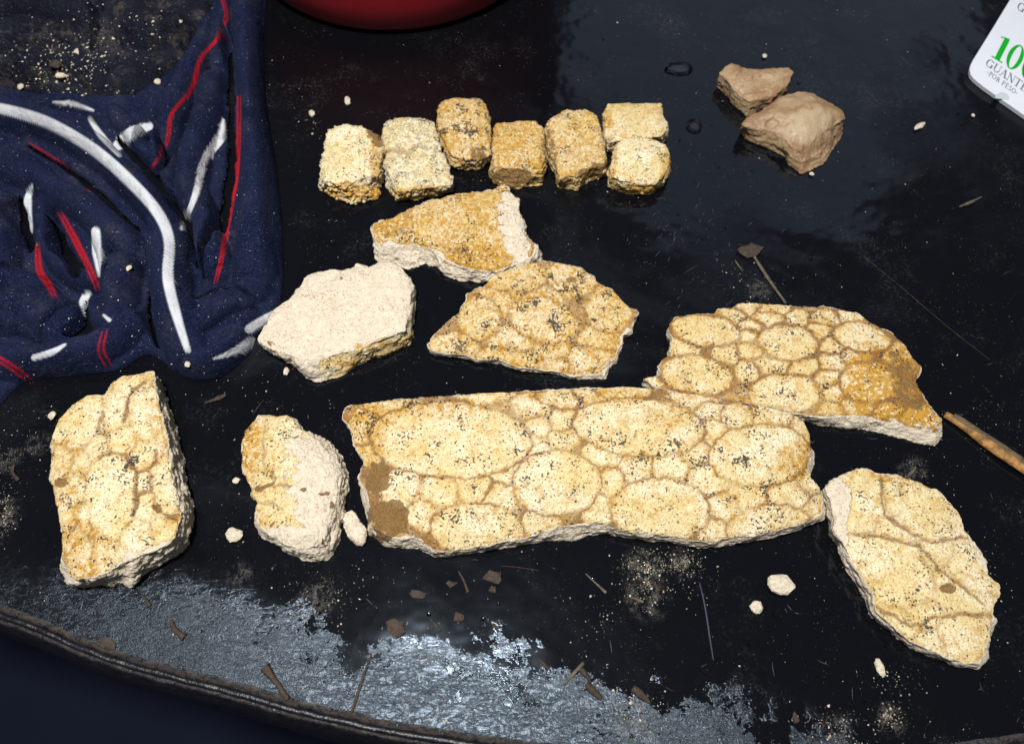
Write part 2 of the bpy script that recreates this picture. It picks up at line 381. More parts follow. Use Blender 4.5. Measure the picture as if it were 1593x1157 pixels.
def remesh(me, vox):
    o = bpy.data.objects.new('work', me); COL.objects.link(o)
    md = o.modifiers.new('r', 'REMESH'); md.mode = 'VOXEL'; md.voxel_size = vox
    dg = bpy.context.evaluated_depsgraph_get(); ev = o.evaluated_get(dg); m2 = ev.to_mesh()
    nv = len(m2.vertices); V = np.zeros(nv*3, np.float32); m2.vertices.foreach_get('co', V); V = V.reshape(-1, 3).astype(float)
    F = np.zeros(len(m2.loops), np.int32); m2.loops.foreach_get('vertex_index', F); F = F.reshape(-1, 4)
    ev.to_mesh_clear(); bpy.data.objects.remove(o); return V, F
def vnormals(V, F):
    a = V[F[:, 2]]-V[F[:, 0]]; b = V[F[:, 3]]-V[F[:, 1]]; fn = np.cross(a, b)
    N = np.zeros_like(V)
    for k in range(4):
        for c in range(3): N[:, c] += np.bincount(F[:, k], fn[:, c], len(V))
    return N/(np.linalg.norm(N, axis=1)[:, None]+1e-20)
def submesh(name, V, F, sel, attrs):
    Fs = F[sel]; u, inv = np.unique(Fs, return_inverse=True); me = mesh_np(name, V[u], inv.reshape(-1, 4))
    for k, v in attrs.items(): attr(me, k, v[u])
    return me
def fragment(name, label, cat, pts, h, grad=(0, 0), bulge=(0.002, 0.006), plates=(), blobs=(), side=1.0, topr=1.0, seed=0,
             mat=None, group=None, groove_depth=0.00042, dome=0.00012, gw=1.0, reach=12.0, bigr=22, pit=0.0, tint=1.0, sidecrust=0.0, speck=0.5, yellow=0.2, crust=1.0, crease=(), z0=0.0, nz=0.55, warp=None, taper=0.02, vox=VOX):
    mat = mat or M_FOSSIL
    P = np.array([p[:2] for p in pts], float)
    c0 = at(P[:, 0].mean(), P[:, 1].mean(), h)
    topx = at_plane(P[:, 0], P[:, 1], h, grad[0], grad[1], c0)[:, :2]
    cen = topx.mean(0)
    base = topx+(cen-topx)*taper
    for i, p in enumerate(pts):
        if len(p) == 4: base[i] = at(p[2], p[3], z0)[:2]
    V, F = remesh(prism(name, topx, base, h), vox)
    N = vnormals(V, F)
    d, _, _, _ = polydist(V[:, :2], topx); ins = inside(V[:, :2], topx); d = np.where(ins, d, 0)
    Ht = h+grad[0]*(V[:, 0]-c0[0])+grad[1]*(V[:, 1]-c0[1])
    Hb = bulge[0]*(1-np.exp(-(d/bulge[1])))
    if warp is not None: Hb = Hb+warp(V[:, :2], d)
    V[:, 2] = V[:, 2]*(Ht+Hb)/h
    topm = sstep(nz-0.15, nz+0.15, N[:, 2])*sstep(0.5, 0.8, V[:, 2]/(Ht+Hb+1e-9))
    N = vnormals(V, F)
    S = V+seed*3.7
    # broken flanks: lumps, ledges and pits
    ds = 0.0014*fbm(S, 110, 3, seed)+0.0005*fbm(S, 520, 2, seed+3)
    ledge = noise3(S*np.array([0.35, 0.35, 2.6]), 170, seed+9); ds += 0.0006*ledge
    ds -= 0.0009*np.maximum(0, noise3(S, 240, seed+5)-0.25)
    if pit: ds += pit*fbm(S, 330, 2, seed+6)
    dt = 0.00055*fbm(S, 75, 2, seed+7)+0.00016*fbm(S, 600, 2, seed+8)
    D = ds*side*(1-topm)+dt*topr*topm
    # notches along the rim
    rim = np.exp(-(d/0.0022)**2)*(topm > 0.02)
    D -= rim*0.0010*np.maximum(0, fbm(S, 200, 2, seed+20))*side
    Q = proj(V); QN = Q+1.6*np.stack([fbm(S, 160, 3, seed+11), fbm(S, 160, 3, seed+12)], 1)*2.2
    at_ = {k: np.zeros(len(V)) for k in ('crust', 'groove', 'mud', 'yellow', 'speck')}
    at_['crust'] = np.maximum(topm*crust, sidecrust); at_['yellow'][:] = yellow; at_['speck'][:] = speck
    nb = fbm(S, 120, 3, seed+30)
    for b in blobs:
        kind, cx, cy, rx, ry, an, stg = b; a = R(an); ux = (QN[:, 0]-cx)*math.cos(a)+(QN[:, 1]-cy)*math.sin(a); uy = -(QN[:, 0]-cx)*math.sin(a)+(QN[:, 1]-cy)*math.cos(a)
        m = 1-sstep(0.75, 1.15, np.sqrt((ux/rx)**2+(uy/ry)**2)+0.35*nb)
        if kind == 'break': at_['crust'] *= (1-m*stg); D += m*0.0004*fbm(S, 300, 2, seed+31)
        elif kind == 'cover': at_['crust'] = np.maximum(at_['crust'], m*stg)
        elif kind == 'dent': D -= m*stg
        else: at_[kind] += m*stg
    for pl, wdt, dep, ctint in crease:
        dd, _, _, _ = polydist(QN, pl, False); m = 1-sstep(wdt*0.3, wdt, dd+wdt*0.5*nb)
        D -= m*dep; at_['groove'] = np.maximum(at_['groove'], m*ctint)
    at_['yellow'] += 0.55*np.exp(-d/0.004)*np.clip(0.4+1.2*fbm(S, 50, 2, seed+50), 0, 1)*topm
    cell = np.full(len(V), -1); ins_d = np.zeros(len(V))
    Vb = V+N*D[:, None]
    if len(plates):
        ds_ = []
        for (cx, cy, rx, ry, *an) in plates:
            a = R(an[0] if an else 0); ux = (QN[:, 0]-cx)*math.cos(a)+(QN[:, 1]-cy)*math.sin(a); uy = -(QN[:, 0]-cx)*math.sin(a)+(QN[:, 1]-cy)*math.cos(a)
            k = np.sqrt((ux/rx)**2+(uy/ry)**2)+1e-6; r_ = np.hypot(ux, uy)/k
            ds_.append(np.where(k < 1, (k-1)*np.minimum(r_, min(rx, ry)*1.25), (k-1)*r_))
        A = np.array(ds_); isbig = np.array([min(p[2], p[3]) >= bigr for p in plates]); ids = np.arange(len(plates))
        Bg = A[isbig]; ib = ids[isbig]; Sm = A[~isbig]; is_ = ids[~isbig]
        if len(ib): db = Bg.min(0); kb = ib[Bg.argmin(0)]
        else: db = np.full(len(V), 1e3); kb = np.zeros(len(V), int)
        if len(ib) > 1: b2 = np.sort(Bg, 0)[1]
        else: b2 = np.full(len(V), 1e3)
        if len(is_) > 1:
            so = np.argsort(Sm, 0); s0 = np.take_along_axis(Sm, so[:1], 0)[0]; s1 = np.take_along_axis(Sm, so[1:2], 0)[0]; ks = is_[so[0]]
        else: s0 = np.full(len(V), 1e3); s1 = s0+1e3; ks = np.zeros(len(V), int)
        inb = db < 0
        insb = np.minimum(-db, (b2-db)*0.5)
        inss = np.minimum(np.minimum((s1-s0)*0.5, reach-s0), db)
        cid = np.where(inb, kb, ks); inset = np.where(inb, insb, inss)
        bigedge = 1-sstep(0.4*gw, 2.6*gw, np.abs(db))
        wv = gw*(1.0+0.55*fbm(S, 60, 2, seed+40))
        g = np.maximum(1-sstep(0.5*wv, 2.6*wv, inset), bigedge)
        at_['groove'] = np.maximum(at_['groove'], tint*g*topm*np.clip(1.0+0.9*fbm(S, 45, 2, seed+41), 0.45, 1))
        halo = 1-sstep(3, 9, inset); at_['yellow'] += 0.35*min(1, tint+.1)*halo*topm
        up = sstep(0.6, 4.5, inset)
        Vb = V+N*(D-groove_depth*topm)[:, None]
        Vp = V+N*(D-groove_depth*topm+(groove_depth+dome*(1-np.exp(-np.maximum(inset, 0)/9.0)))*up*topm+0.00006)[:, None]
        cell = np.where((inset > 0.7) & (topm > 0.55) & (at_['crust'] > 0.45) & (d > 0.0008), cid, -1)
        ok = cell[F]; same = (ok[:, 0] >= 0) & (ok == ok[:, :1]).all(1)
        # round the sunken bed where no plate stands back to the groove level only
    Vb[:, 2] = np.maximum(Vb[:, 2], 0.0002)+z0
    if not len(plates):
        me = mesh_np(name, Vb-[c0[0], c0[1], 0], F)
        for k, v in at_.items(): attr(me, k, v)
        o_ = link(name, me, mat, loc=(c0[0], c0[1], 0)); tag(o_, label, cat, group); return o_
    root = link(name, None, loc=(c0[0], c0[1], 0)); tag(root, label, cat, group)
    me = mesh_np('bone_body', Vb-[c0[0], c0[1], 0], F)
    for k, v in at_.items(): attr(me, k, v)
    link('bone_body', me, mat, root)
    Vp = Vp-[c0[0], c0[1], 0]; Vp[:, 2] += z0
    at2 = dict(at_)
    for ci in range(len(plates)):
        sel = same & (ok[:, 0] == ci)
        if sel.sum() < 25: continue
        link('bony_plate', submesh('bony_plate', Vp, F, sel, at2), mat, root)
    return root

# --- the big carapace piece in the middle
big = [(532, 650), (536, 633), (546, 629), (611, 621), (676, 615), (779, 609), (831, 607), (920, 602), (986, 601), (1030, 603), (1045, 608), (1125, 619), (1183, 629), (1227, 640),
       (1240, 646), (1252, 656), (1260, 672), (1262, 697, 1268, 712), (1257, 722, 1263, 738), (1260, 740), (1277, 757), (1281, 778, 1284, 798), (1276, 800, 1276, 811), (1262, 808, 1263, 816), (1224, 822, 1224, 831), (1172, 833, 1172, 842),
       (1133, 838, 1133, 848), (1097, 842, 1097, 853), (1068, 840, 1068, 850), (1040, 833, 1040, 843), (1004, 831, 1004, 842), (962, 824, 962, 835), (944, 816, 944, 832), (916, 812, 916, 835),
       (888, 816, 888, 842), (868, 818, 866, 842), (826, 834, 826, 845), (779, 843, 779, 852), (735, 852, 735, 862), (701, 857, 701, 866), (676, 856, 676, 866), (662, 845, 663, 861), (648, 836, 652, 853), (618, 836, 618, 852),
       (600, 834, 595, 848), (588, 825, 584, 838), (576, 818, 572, 832), (580, 800, 574, 812), (575, 785, 568, 796), (569, 762, 560, 770), (558, 742), (565, 717), (550, 690), (544, 666)]
big_pl = [(701, 684, 127, 60, 2), (994, 664, 104, 45, 5), (866, 752, 69, 52), (1027, 795, 78, 52), (1183, 708, 80, 49, -3), (742, 825, 74, 42, 4), (1197, 822, 68, 36, -6),
          (626, 761, 25, 21), (682, 764, 24, 18), (738, 756, 22, 17), (779, 772, 20, 16), (782, 733, 15, 13), (832, 694, 19, 11, -25), (841, 660, 13, 16), (872, 655, 16, 14), (875, 681, 18, 11), (831, 634, 26, 12, 15),
          (657, 800, 17, 16), (841, 818, 24, 15), (870, 620, 35, 9), (753, 614, 40, 5), (565, 665, 14, 30), (572, 700, 12, 14), (612, 632, 50, 8), (939, 710, 22, 14, 25), (988, 728, 20, 13), (1043, 728, 23, 14), (1081, 704, 15, 16),
          (1102, 746, 26, 16, 30), (1167, 769, 25, 15), (1227, 772, 28, 15), (1125, 790, 17, 18), (1271, 795, 13, 20), (1263, 752, 14, 12), (1146, 647, 25, 10, 5), (1198, 647, 26, 11, 10), (1107, 637, 17, 12, 40), (1081, 619, 36, 7, 8),
          (952, 748, 15, 17), (931, 795, 15, 16), (1113, 829, 17, 20), (965, 608, 40, 7), (915, 614, 20, 9), (1107, 667, 13, 16), (1250, 665, 12, 12)]
fragment('carapace_fragment', 'largest cream fossil slab, covered in big oval plates, with a mud brown left corner', 'fossil',
         big, 0.017, grad=(0, 0.085), bulge=(0.0115, 0.030), plates=big_pl, seed=1, speck=0.62, yellow=0.22, side=0.8,
         blobs=[('mud', 590, 745, 22, 28, 20, 1.0), ('mud', 606, 805, 34, 30, 20, 1.1), ('mud', 590, 838, 14, 10, 0, .8), ('speck', 610, 650, 60, 26, -5, .35), ('speck', 1000, 690, 70, 26, 0, .3), ('speck', 866, 745, 60, 40, 0, .25), ('speck', 810, 690, 35, 20, 0, .35),
                ('speck', 1150, 712, 50, 8, -15, .5), ('speck', 1190, 823, 60, 20, 0, .2), ('yellow', 1240, 715, 35, 30, 0, .6), ('yellow', 575, 660, 30, 60, 0, .5), ('yellow', 650, 640, 120, 14, -4, .4), ('yellow', 1040, 650, 40, 18, 0, .4),
                ('yellow', 960, 615, 200, 10, 0, .3), ('mud', 575, 640, 40, 10, -10, .35), ('break', 632, 846, 26, 12, 0, 1), ('break', 905, 830, 45, 12, -5, 1)])
# --- right fragment behind it
f6 = [(1000, 588), (1027, 583), (1025, 569), (1030, 557), (1042, 552), (1042, 535), (1049, 527), (1039, 513), (1041, 502), (1050, 492), (1080, 488), (1110, 486), (1119, 480), (1138, 478), (1148, 471), (1166, 470), (1220, 474), (1270, 477),
      (1282, 475), (1295, 478), (1339, 488), (1348, 497), (1386, 516), (1408, 535), (1419, 554), (1433, 569), (1432, 582), (1425, 591), (1440, 619), (1450, 635), (1466, 650), (1467, 661, 1466, 684), (1450, 662, 1455, 695), (1408, 653, 1427, 690), (1385, 648, 1392, 679),
      (1345, 645, 1345, 670), (1300, 646, 1282, 663), (1260, 646, 1257, 657), (1200, 634), (1130, 622), (1060, 612), (1020, 602)]
f6_pl = [(1097, 513, 56, 25, 8), (1226, 533, 49, 28, 8), (1341, 524, 47, 23, 12), (1083, 583, 59, 31, 8), (1355, 594, 49, 33), (1220, 613, 58, 32), (1064, 541, 22, 13), (1132, 550, 19, 12), (1166, 546, 17, 12), (1201, 565, 25, 13), (1251, 572, 21, 11),
         (1295, 561, 17, 12), (1298, 538, 16, 13), (1331, 552, 20, 10), (1276, 513, 15, 12), (1193, 493, 22, 9), (1168, 505, 15, 9), (1282, 494, 22, 9), (1242, 494, 17, 9), (1135, 491, 20, 11), (1163, 576, 15, 14), (1289, 588, 19, 12), (1301, 607, 15, 12),
         (1333, 632, 24, 12), (1298, 638, 19, 10), (1395, 550, 19, 13), (1436, 651, 28, 19), (1163, 477, 20, 6), (1204, 480, 26, 6), (1326, 491, 20, 8), (1166, 525, 12, 8), (1383, 641, 22, 10), (1012, 591, 20, 12)]
fragment('carapace_fragment', 'cream fossil slab with round plates, behind the right end of the largest slab', 'fossil',
         f6, 0.0135, grad=(0, 0.03), bulge=(0.004, 0.02), plates=f6_pl, seed=2, speck=0.55, yellow=0.3, gw=1.5, reach=7.0, side=0.8,
         blobs=[('yellow', 1385, 605, 80, 70, 30, .95), ('mud', 1405, 590, 22, 50, -25, .55), ('mud', 1430, 640, 30, 18, 0, .3), ('speck', 1230, 600, 50, 26, 0, .4), ('yellow', 1430, 650, 45, 25, 20, .8), ('mud', 1290, 590, 20, 24, 0, .35), ('speck', 1250, 490, 30, 10, 0, .4)])
# --- centre fragment
f5 = [(666, 535), (675, 521), (691, 503), (713, 487), (718, 474), (726, 467), (726, 458), (740, 449), (752, 446), (761, 433), (774, 424), (808, 415), (842, 405), (858, 406), (876, 411), (901, 415), (923, 428), (927, 437), (953, 449), (966, 465),
      (980, 478), (991, 480), (993, 487), (984, 500, 984, 507), (982, 512, 982, 523), (971, 520), (967, 530, 969, 539), (961, 542, 963, 552), (957, 555, 960, 566), (947, 562, 951, 573), (935, 574, 941, 590), (892, 583, 892, 591), (865, 577, 865, 583), (808, 571, 808, 577),
      (777, 561, 777, 567), (740, 558, 740, 564), (725, 552, 725, 558), (677, 547, 677, 554), (667, 543)]
f5_pl = [(845, 498, 55, 34, 15), (948, 480, 38, 38), (745, 494, 35, 34), (797, 530, 22, 13), (800, 562, 50, 14, 8), (921, 563, 36, 20, -15), (857, 547, 17, 12), (942, 530, 30, 14), (806, 438, 40, 20), (885, 435, 28, 16), (706, 545, 28, 12, 10), (775, 465, 20, 14), (842, 460, 26, 12), (867, 571, 22, 9)]
fragment('carapace_fragment', 'yellow brown triangular fossil slab with weathered plates, just above the largest slab', 'fossil',
         f5, 0.009, grad=(0, 0.06), bulge=(0.003, 0.014), plates=f5_pl, seed=3, bigr=33, speck=0.75, yellow=0.6, gw=1.1, reach=16, tint=.7, side=0.8, topr=1.5,
         blobs=[('speck', 880, 480, 60, 40, 30, .4), ('speck', 820, 430, 60, 20, 0, .4), ('mud', 860, 440, 30, 10, -10, .45), ('mud', 895, 455, 12, 40, -20, .45), ('mud', 715, 540, 30, 10, 10, .4), ('mud', 750, 480, 14, 10, 0, .4), ('break', 951, 580, 22, 12, -20, 1), ('break', 975, 520, 10, 12, 0, 1)])
# --- upper slab with white broken edge
f4 = [(578, 353), (592, 343), (611, 338), (639, 323), (673, 310), (711, 301), (726, 300), (760, 296), (777, 289), (788, 290), (797, 300), (806, 308), (808, 322), (812, 340, 816, 352), (816, 360, 821, 372), (824, 372, 835, 384), (832, 382, 843, 397), (828, 398, 842, 410),
      (800, 412, 815, 425), (765, 422, 756, 441), (729, 417, 735, 439), (705, 408, 714, 438), (690, 399, 692, 431), (675, 389, 682, 416), (652, 381, 662, 411), (640, 378, 635, 422), (622, 381, 621, 415), (596, 380, 590, 411), (582, 368, 581, 393)]
fragment('carapace_fragment', 'yellow topped fossil slab with thick white broken edges, below the row of small blocks', 'fossil',
         f4, 0.0135, grad=(0, 0.02), bulge=(0.004, 0.012), plates=[(690, 345, 62, 26, -12), (742, 375, 40, 24, 0), (622, 355, 30, 13, -12), (742, 408, 38, 12, 10), (765, 330, 24, 20)], seed=4, bigr=999, speck=0.55, yellow=0.8, gw=0.7, reach=40, tint=.3, groove_depth=0.0005, topr=1.6, side=1.3,
         blobs=[('break', 800, 360, 20, 70, -12, 1), ('break', 795, 315, 18, 25, -10, .6), ('break', 640, 392, 62, 12, 8, 1), ('yellow', 600, 350, 30, 14, 0, .5), ('yellow', 740, 400, 50, 25, 0, .5), ('mud', 618, 362, 30, 8, -10, .5), ('mud', 715, 393, 18, 8, 0, .5), ('speck', 735, 400, 50, 20, 0, .35)])
# --- white porous rock
f3 = [(400, 527), (403, 519), (426, 481), (450, 464), (466, 445), (473, 431), (494, 422), (513, 418), (532, 420), (547, 415), (555, 409), (572, 416), (593, 409), (612, 408), (623, 413), (629, 422), (637, 430), (641, 443, 645, 452), (638, 485, 644, 495),
      (634, 503, 642, 512), (630, 514, 645, 525), (612, 521, 638, 537), (589, 530, 600, 553), (551, 545, 561, 566), (525, 551, 535, 584), (502, 556, 509, 594), (484, 562, 489, 596), (470, 562, 476, 588), (455, 556, 455, 566), (430, 548, 432, 556), (410, 538, 412, 544)]
fragment('fossil_chunk', 'chalky white fossil chunk with a flat yellow front face, touching the striped garment', 'fossil',
         f3, 0.0165, grad=(0.03, 0.0), bulge=(0.003, 0.008), seed=5, speck=0.1, yellow=0.2, crust=0.0, side=1.0, topr=2.6,
         blobs=[('cover', 570, 558, 85, 21, -22, 1.0), ('speck', 514, 568, 16, 22, 20, 1.0), ('cover', 514, 575, 20, 20, 0, .9), ('mud', 530, 434, 3.5, 3.5, 0, 1.2), ('yellow', 580, 555, 70, 20, -22, .45), ('mud', 424, 533, 6, 5, 0, .6)],
         crease=[([(496, 500), (500, 520), (508, 530), (505, 545)], 3.0, 0.0008, .5), ([(472, 568), (484, 552), (500, 545)], 2.0, 0.0008, .5)])
# --- far left block
f1 = [(237, 577), (191, 586), (175, 595), (162, 613), (136, 614), (108, 632), (90, 653), (80, 678), (77, 739), (84, 771), (92, 816), (97, 870, 95, 880), (108, 895, 105, 910), (120, 900, 117, 915), (146, 896, 146, 911), (168, 890, 168, 912), (184, 880, 184, 910), (204, 872, 204, 915),
      (225, 862, 218, 898), (246, 856, 244, 883), (266, 844, 276, 865), (278, 824, 294, 846), (281, 808, 300, 815), (279, 790, 304, 787), (271, 757, 290, 750), (266, 722, 287, 715), (260, 688, 279, 680), (254, 660, 271, 652), (247, 620, 256, 617), (241, 590, 243, 586)]
f1_pl = [(127, 650, 36, 40), (178, 643, 19, 28), (229, 643, 24, 36), (188, 682, 18, 20), (149, 691, 14, 19), (172, 768, 38, 57, 5), (223, 710, 15, 17), (256, 758, 18, 40), (226, 784, 14, 19), (224, 749, 11, 14), (98, 723, 16, 14), (124, 720, 12, 14), (117, 762, 12, 20), (104, 830, 14, 40),
         (124, 870, 22, 26), (160, 868, 20, 18), (216, 829, 17, 15), (255, 826, 19, 14), (127, 800, 12, 16), (207, 596, 20, 11)]
fragment('carapace_fragment', 'thick upright rectangular cream fossil block at the far left, with a chalky broken right side', 'fossil',
         f1, 0.025, grad=(0.02, 0.0), bulge=(0.004, 0.012), plates=f1_pl, seed=6, bigr=999, speck=0.55, yellow=0.12, gw=0.8, reach=30, tint=.55, groove_depth=0.00022, topr=1.2, side=1.2,
         blobs=[('speck', 195, 770, 24, 60, 15, .4), ('mud', 95, 750, 14, 8, 0, .8), ('yellow', 130, 860, 50, 60, 0, .5), ('yellow', 105, 740, 30, 60, 0, .4), ('break', 240, 862, 60, 16, -15, .9), ('mud', 245, 790, 12, 8, 30, .6), ('yellow', 240, 650, 20, 30, 0, .3)],
         crease=[([(225, 594), (205, 605), (196, 640), (192, 655)], 4, .0008, 1), ([(162, 640), (154, 668), (165, 680)], 3, .0006, .8), ([(155, 712), (172, 703), (195, 708), (208, 730), (212, 760), (208, 800)], 4.5, .0010, 1), ([(240, 700), (245, 715), (230, 732), (212, 735)], 4.5, .0008, 1),
                 ([(233, 735), (232, 765), (215, 768)], 3.5, .0007, .9), ([(240, 785), (255, 800), (275, 806)], 4, .0008, 1), ([(118, 810), (115, 825)], 3, .0006, .8), ([(137, 830), (140, 845)], 3, .0006, .9)])
# --- lumpy chunk right of it
f2 = [(419, 643), (403, 646), (391, 657), (382, 671), (376, 690), (375, 723), (382, 741), (390, 765), (397, 779), (399, 808, 397, 816), (408, 820, 402, 831), (432, 834, 429, 847), (455, 848, 452, 864), (472, 852, 471, 871), (490, 850, 492, 877), (504, 842, 513, 873), (508, 828, 521, 857),
      (512, 810, 529, 846), (515, 795, 528, 823), (518, 780, 536, 800), (524, 760, 543, 762), (525, 738, 545, 745), (518, 715, 535, 712), (504, 698, 518, 693), (490, 684, 500, 679), (470, 668), (462, 656), (457, 650), (445, 646), (433, 648)]
fragment('fossil_chunk', 'lumpy fossil chunk, yellow left side and porous white right, left of the largest slab', 'fossil',
         f2, 0.017, grad=(0.0, 0.02), bulge=(0.007, 0.016), seed=7, speck=0.5, yellow=0.25, side=1.1, topr=3.0,
         blobs=[('break', 505, 770, 52, 105, -12, 1), ('break', 460, 850, 60, 32, 20, 1), ('break', 520, 700, 50, 30, 45, 1), ('mud', 410, 757, 15, 5, -20, .9), ('yellow', 388, 700, 14, 50, 8, .8), ('mud', 424, 738, 6, 14, 0, .6), ('mud', 472, 760, 4, 4, 0, 1), ('mud', 503, 767, 9, 3, 0, .8), ('mud', 517, 787, 4, 6, 30, .9), ('mud', 424, 815, 4, 7, 40, .9), ('mud', 504, 845, 4, 9, -10, .8), ('dent', 415, 755, 30, 12, -20, .0014), ('dent', 395, 705, 8, 50, 8, .001), ('speck', 430, 780, 20, 14, 0, .4)],
         crease=[([(411, 650), (408, 700), (412, 740)], 3, .001, .6), ([(400, 762), (440, 752), (462, 758)], 3, .001, .8), ([(495, 780), (497, 830)], 2, .0007, .5), ([(398, 780), (430, 785), (440, 795)], 3, .0008, .5)])
# --- lower right slab
f8 = [(1284, 757), (1297, 746), (1320, 733), (1340, 727), (1372, 737), (1393, 737), (1429, 749), (1460, 764), (1481, 783), (1498, 807), (1503, 825), (1518, 842), (1529, 861), (1537, 879), (1539, 893), (1557, 910), (1558, 925), (1545, 940), (1547, 961, 1548, 966), (1539, 985, 1541, 992), (1534, 1016, 1536, 1026),
      (1521, 1031, 1522, 1039), (1502, 1032, 1502, 1040), (1469, 1019, 1468, 1029), (1441, 1008, 1440, 1018), (1411, 993, 1411, 1004), (1383, 967, 1381, 977), (1364, 950), (1361, 935), (1359, 922), (1336, 890), (1318, 860), (1312, 845, 1304, 849), (1300, 825, 1288, 831), (1300, 806, 1286, 808), (1294, 785, 1282, 790)]
f8_pl = [(1441, 789, 62, 38, 25), (1384, 886, 68, 42, 35), (1345, 786, 27, 36), (1390, 820, 24, 13, 20), (1460, 862, 20, 15), (1514, 885, 38, 26, 45), (1500, 932, 36, 18, 15), (1500, 990, 38, 32, -30), (1398, 968, 34, 15, 30), (1435, 960, 22, 14), (1474, 898, 12, 9), (1453, 1002, 30, 12, 25)]
fragment('carapace_fragment', 'pale yellow leaf shaped fossil slab at the lower right, lying diagonally', 'fossil',
         f8, 0.014, grad=(-0.02, 0.04), bulge=(0.004, 0.018), plates=f8_pl, seed=8, bigr=999, speck=0.42, yellow=0.2, gw=0.8, reach=30, tint=.55, side=0.9,
         blobs=[('break', 1298, 790, 26, 60, -5, 1), ('break', 1528, 860, 10, 42, -25, .9), ('speck', 1420, 965, 55, 25, 30, .5), ('mud', 1473, 915, 16, 8, 10, .8), ('mud', 1412, 966, 8, 7, 0, .5), ('speck', 1498, 868, 24, 20, 30, .4), ('speck', 1530, 1020, 16, 16, 0, .6), ('speck', 1440, 920, 16, 14, 0, .6), ('yellow', 1400, 745, 60, 10, 10, .4)],
         crease=[([(1370, 745), (1376, 800), (1420, 830), (1450, 842), (1500, 836)], 4, .0008, .9), ([(1330, 830), (1395, 838), (1432, 850), (1462, 885), (1490, 905), (1530, 940)], 4, .0009, .9), ([(1362, 945), (1400, 962), (1420, 975), (1460, 958), (1530, 955)], 3.5, .0008, .9)])
# --- small chip beside the lumpy chunk
fragment('fossil_chip', 'small porous fossil chip between the lumpy chunk and the largest slab', 'fossil chip',
         [(537, 798), (546, 795), (552, 798), (558, 810), (567, 820), (568, 826), (566, 838), (563, 843, 563, 849), (555, 842, 555, 849), (545, 832, 544, 838), (538, 818, 537, 822), (533, 806)], 0.005, bulge=(0.0015, 0.004), seed=9, crust=0.0, side=0.7, topr=2.0, vox=0.0005)

# --- row of six small blocks (one of them broken in two)
G = 'small fossil blocks standing in a row'
def block(label, pts, h, seed, **k):
    return fragment('fossil_block', label, 'fossil block', pts, h, seed=seed, group=G, vox=0.00062, side=k.pop('side', 1.3), sidecrust=k.pop('sc', 0.9), **k)
block('white speckled fossil block with a porous golden front, leftmost of the row', [(508, 205), (521, 196), (538, 193), (555, 196), (574, 202), (589, 210), (592, 224), (592, 250), (590, 268, 593, 290), (572, 275, 588, 308), (556, 280, 570, 315), (538, 286, 550, 318), (520, 283, 536, 313), (505, 279, 518, 309), (498, 268, 500, 294), (500, 252), (505, 215)], 0.0165, 21,
      bulge=(0.0022, 0.0032), speck=0.6, yellow=0.0, topr=1.6, side=1.7, crust=0.66, sc=0.55, pit=0.0011, blobs=[('mud', 582, 212, 12, 20, -20, .7), ('yellow', 584, 250, 9, 60, 0, .8), ('yellow', 545, 300, 60, 16, 0, 1.0), ('cover', 545, 302, 60, 18, 0, .8)])
block('pinkish white fossil block with a step across its middle, second from the left', [(595, 200), (604, 188), (631, 182), (653, 183), (674, 190), (681, 209), (684, 228), (692, 241), (700, 265), (702, 285, 705, 299), (688, 290, 687, 304), (659, 294, 659, 309), (622, 296, 617, 314), (609, 284, 606, 300), (603, 268, 601, 282), (597, 249), (600, 241), (595, 218)], 0.015, 22,
      bulge=(0.0022, 0.0032), speck=0.6, yellow=0.0, topr=1.4, crust=0.57, sc=0.5, pit=0.0007, blobs=[('yellow', 655, 300, 60, 12, -5, .9), ('cover', 655, 302, 60, 14, -5, .9), ('yellow', 600, 235, 8, 6, 0, .8), ('speck', 640, 192, 40, 10, 0, .3)],
      crease=[([(596, 236), (615, 231), (632, 237), (645, 232), (650, 225), (690, 234)], 4.5, .0018, .6)])
block('yellow fossil block peppered with black, standing highest in the row', [(680, 170), (687, 158), (706, 152), (744, 154), (753, 160), (761, 175), (762, 205), (763, 222), (762, 240, 762, 255), (745, 248, 745, 265), (725, 249, 725, 266), (704, 244, 703, 261), (694, 232, 693, 243), (688, 215), (682, 200), (679, 185)], 0.0135, 23,
      bulge=(0.0028, 0.004), speck=0.95, yellow=0.75, topr=2.0, blobs=[('mud', 745, 240, 20, 10, 20, .6), ('mud', 690, 215, 8, 30, 0, .4)])
block('golden fossil block with a brown muddy front foot, fourth from the left', [(768, 198), (775, 190), (808, 188), (834, 189), (843, 198), (848, 212), (849, 235), (847, 255, 848, 268), (842, 263, 845, 288), (824, 261, 824, 291), (803, 263, 803, 296), (781, 262, 779, 291), (768, 256, 763, 279), (768, 227)], 0.016, 24,
      bulge=(0.0022, 0.0032), speck=0.5, yellow=0.9, topr=1.8, blobs=[('mud', 800, 276, 38, 15, 5, .95), ('cover', 805, 280, 50, 24, 0, 1), ('mud', 845, 235, 7, 30, 0, .5)])
block('rough golden fossil block with a notched brown lower edge, fifth from the left', [(849, 193), (859, 182), (882, 171), (917, 173), (928, 181), (936, 204), (941, 227), (943, 250, 945, 262), (940, 258, 943, 275), (921, 262, 920, 281), (897, 275, 895, 297), (872, 274, 868, 293), (866, 258, 865, 270), (857, 239), (852, 214)], 0.0155, 25,
      bulge=(0.0022, 0.0032), speck=0.62, yellow=0.7, topr=2.4, side=1.2, blobs=[('mud', 925, 265, 28, 12, -25, .8), ('cover', 900, 275, 60, 22, 0, 1), ('mud', 858, 225, 7, 40, -10, .55), ('mud', 875, 285, 18, 10, 0, .6), ('mud', 935, 220, 8, 40, 0, .4)])
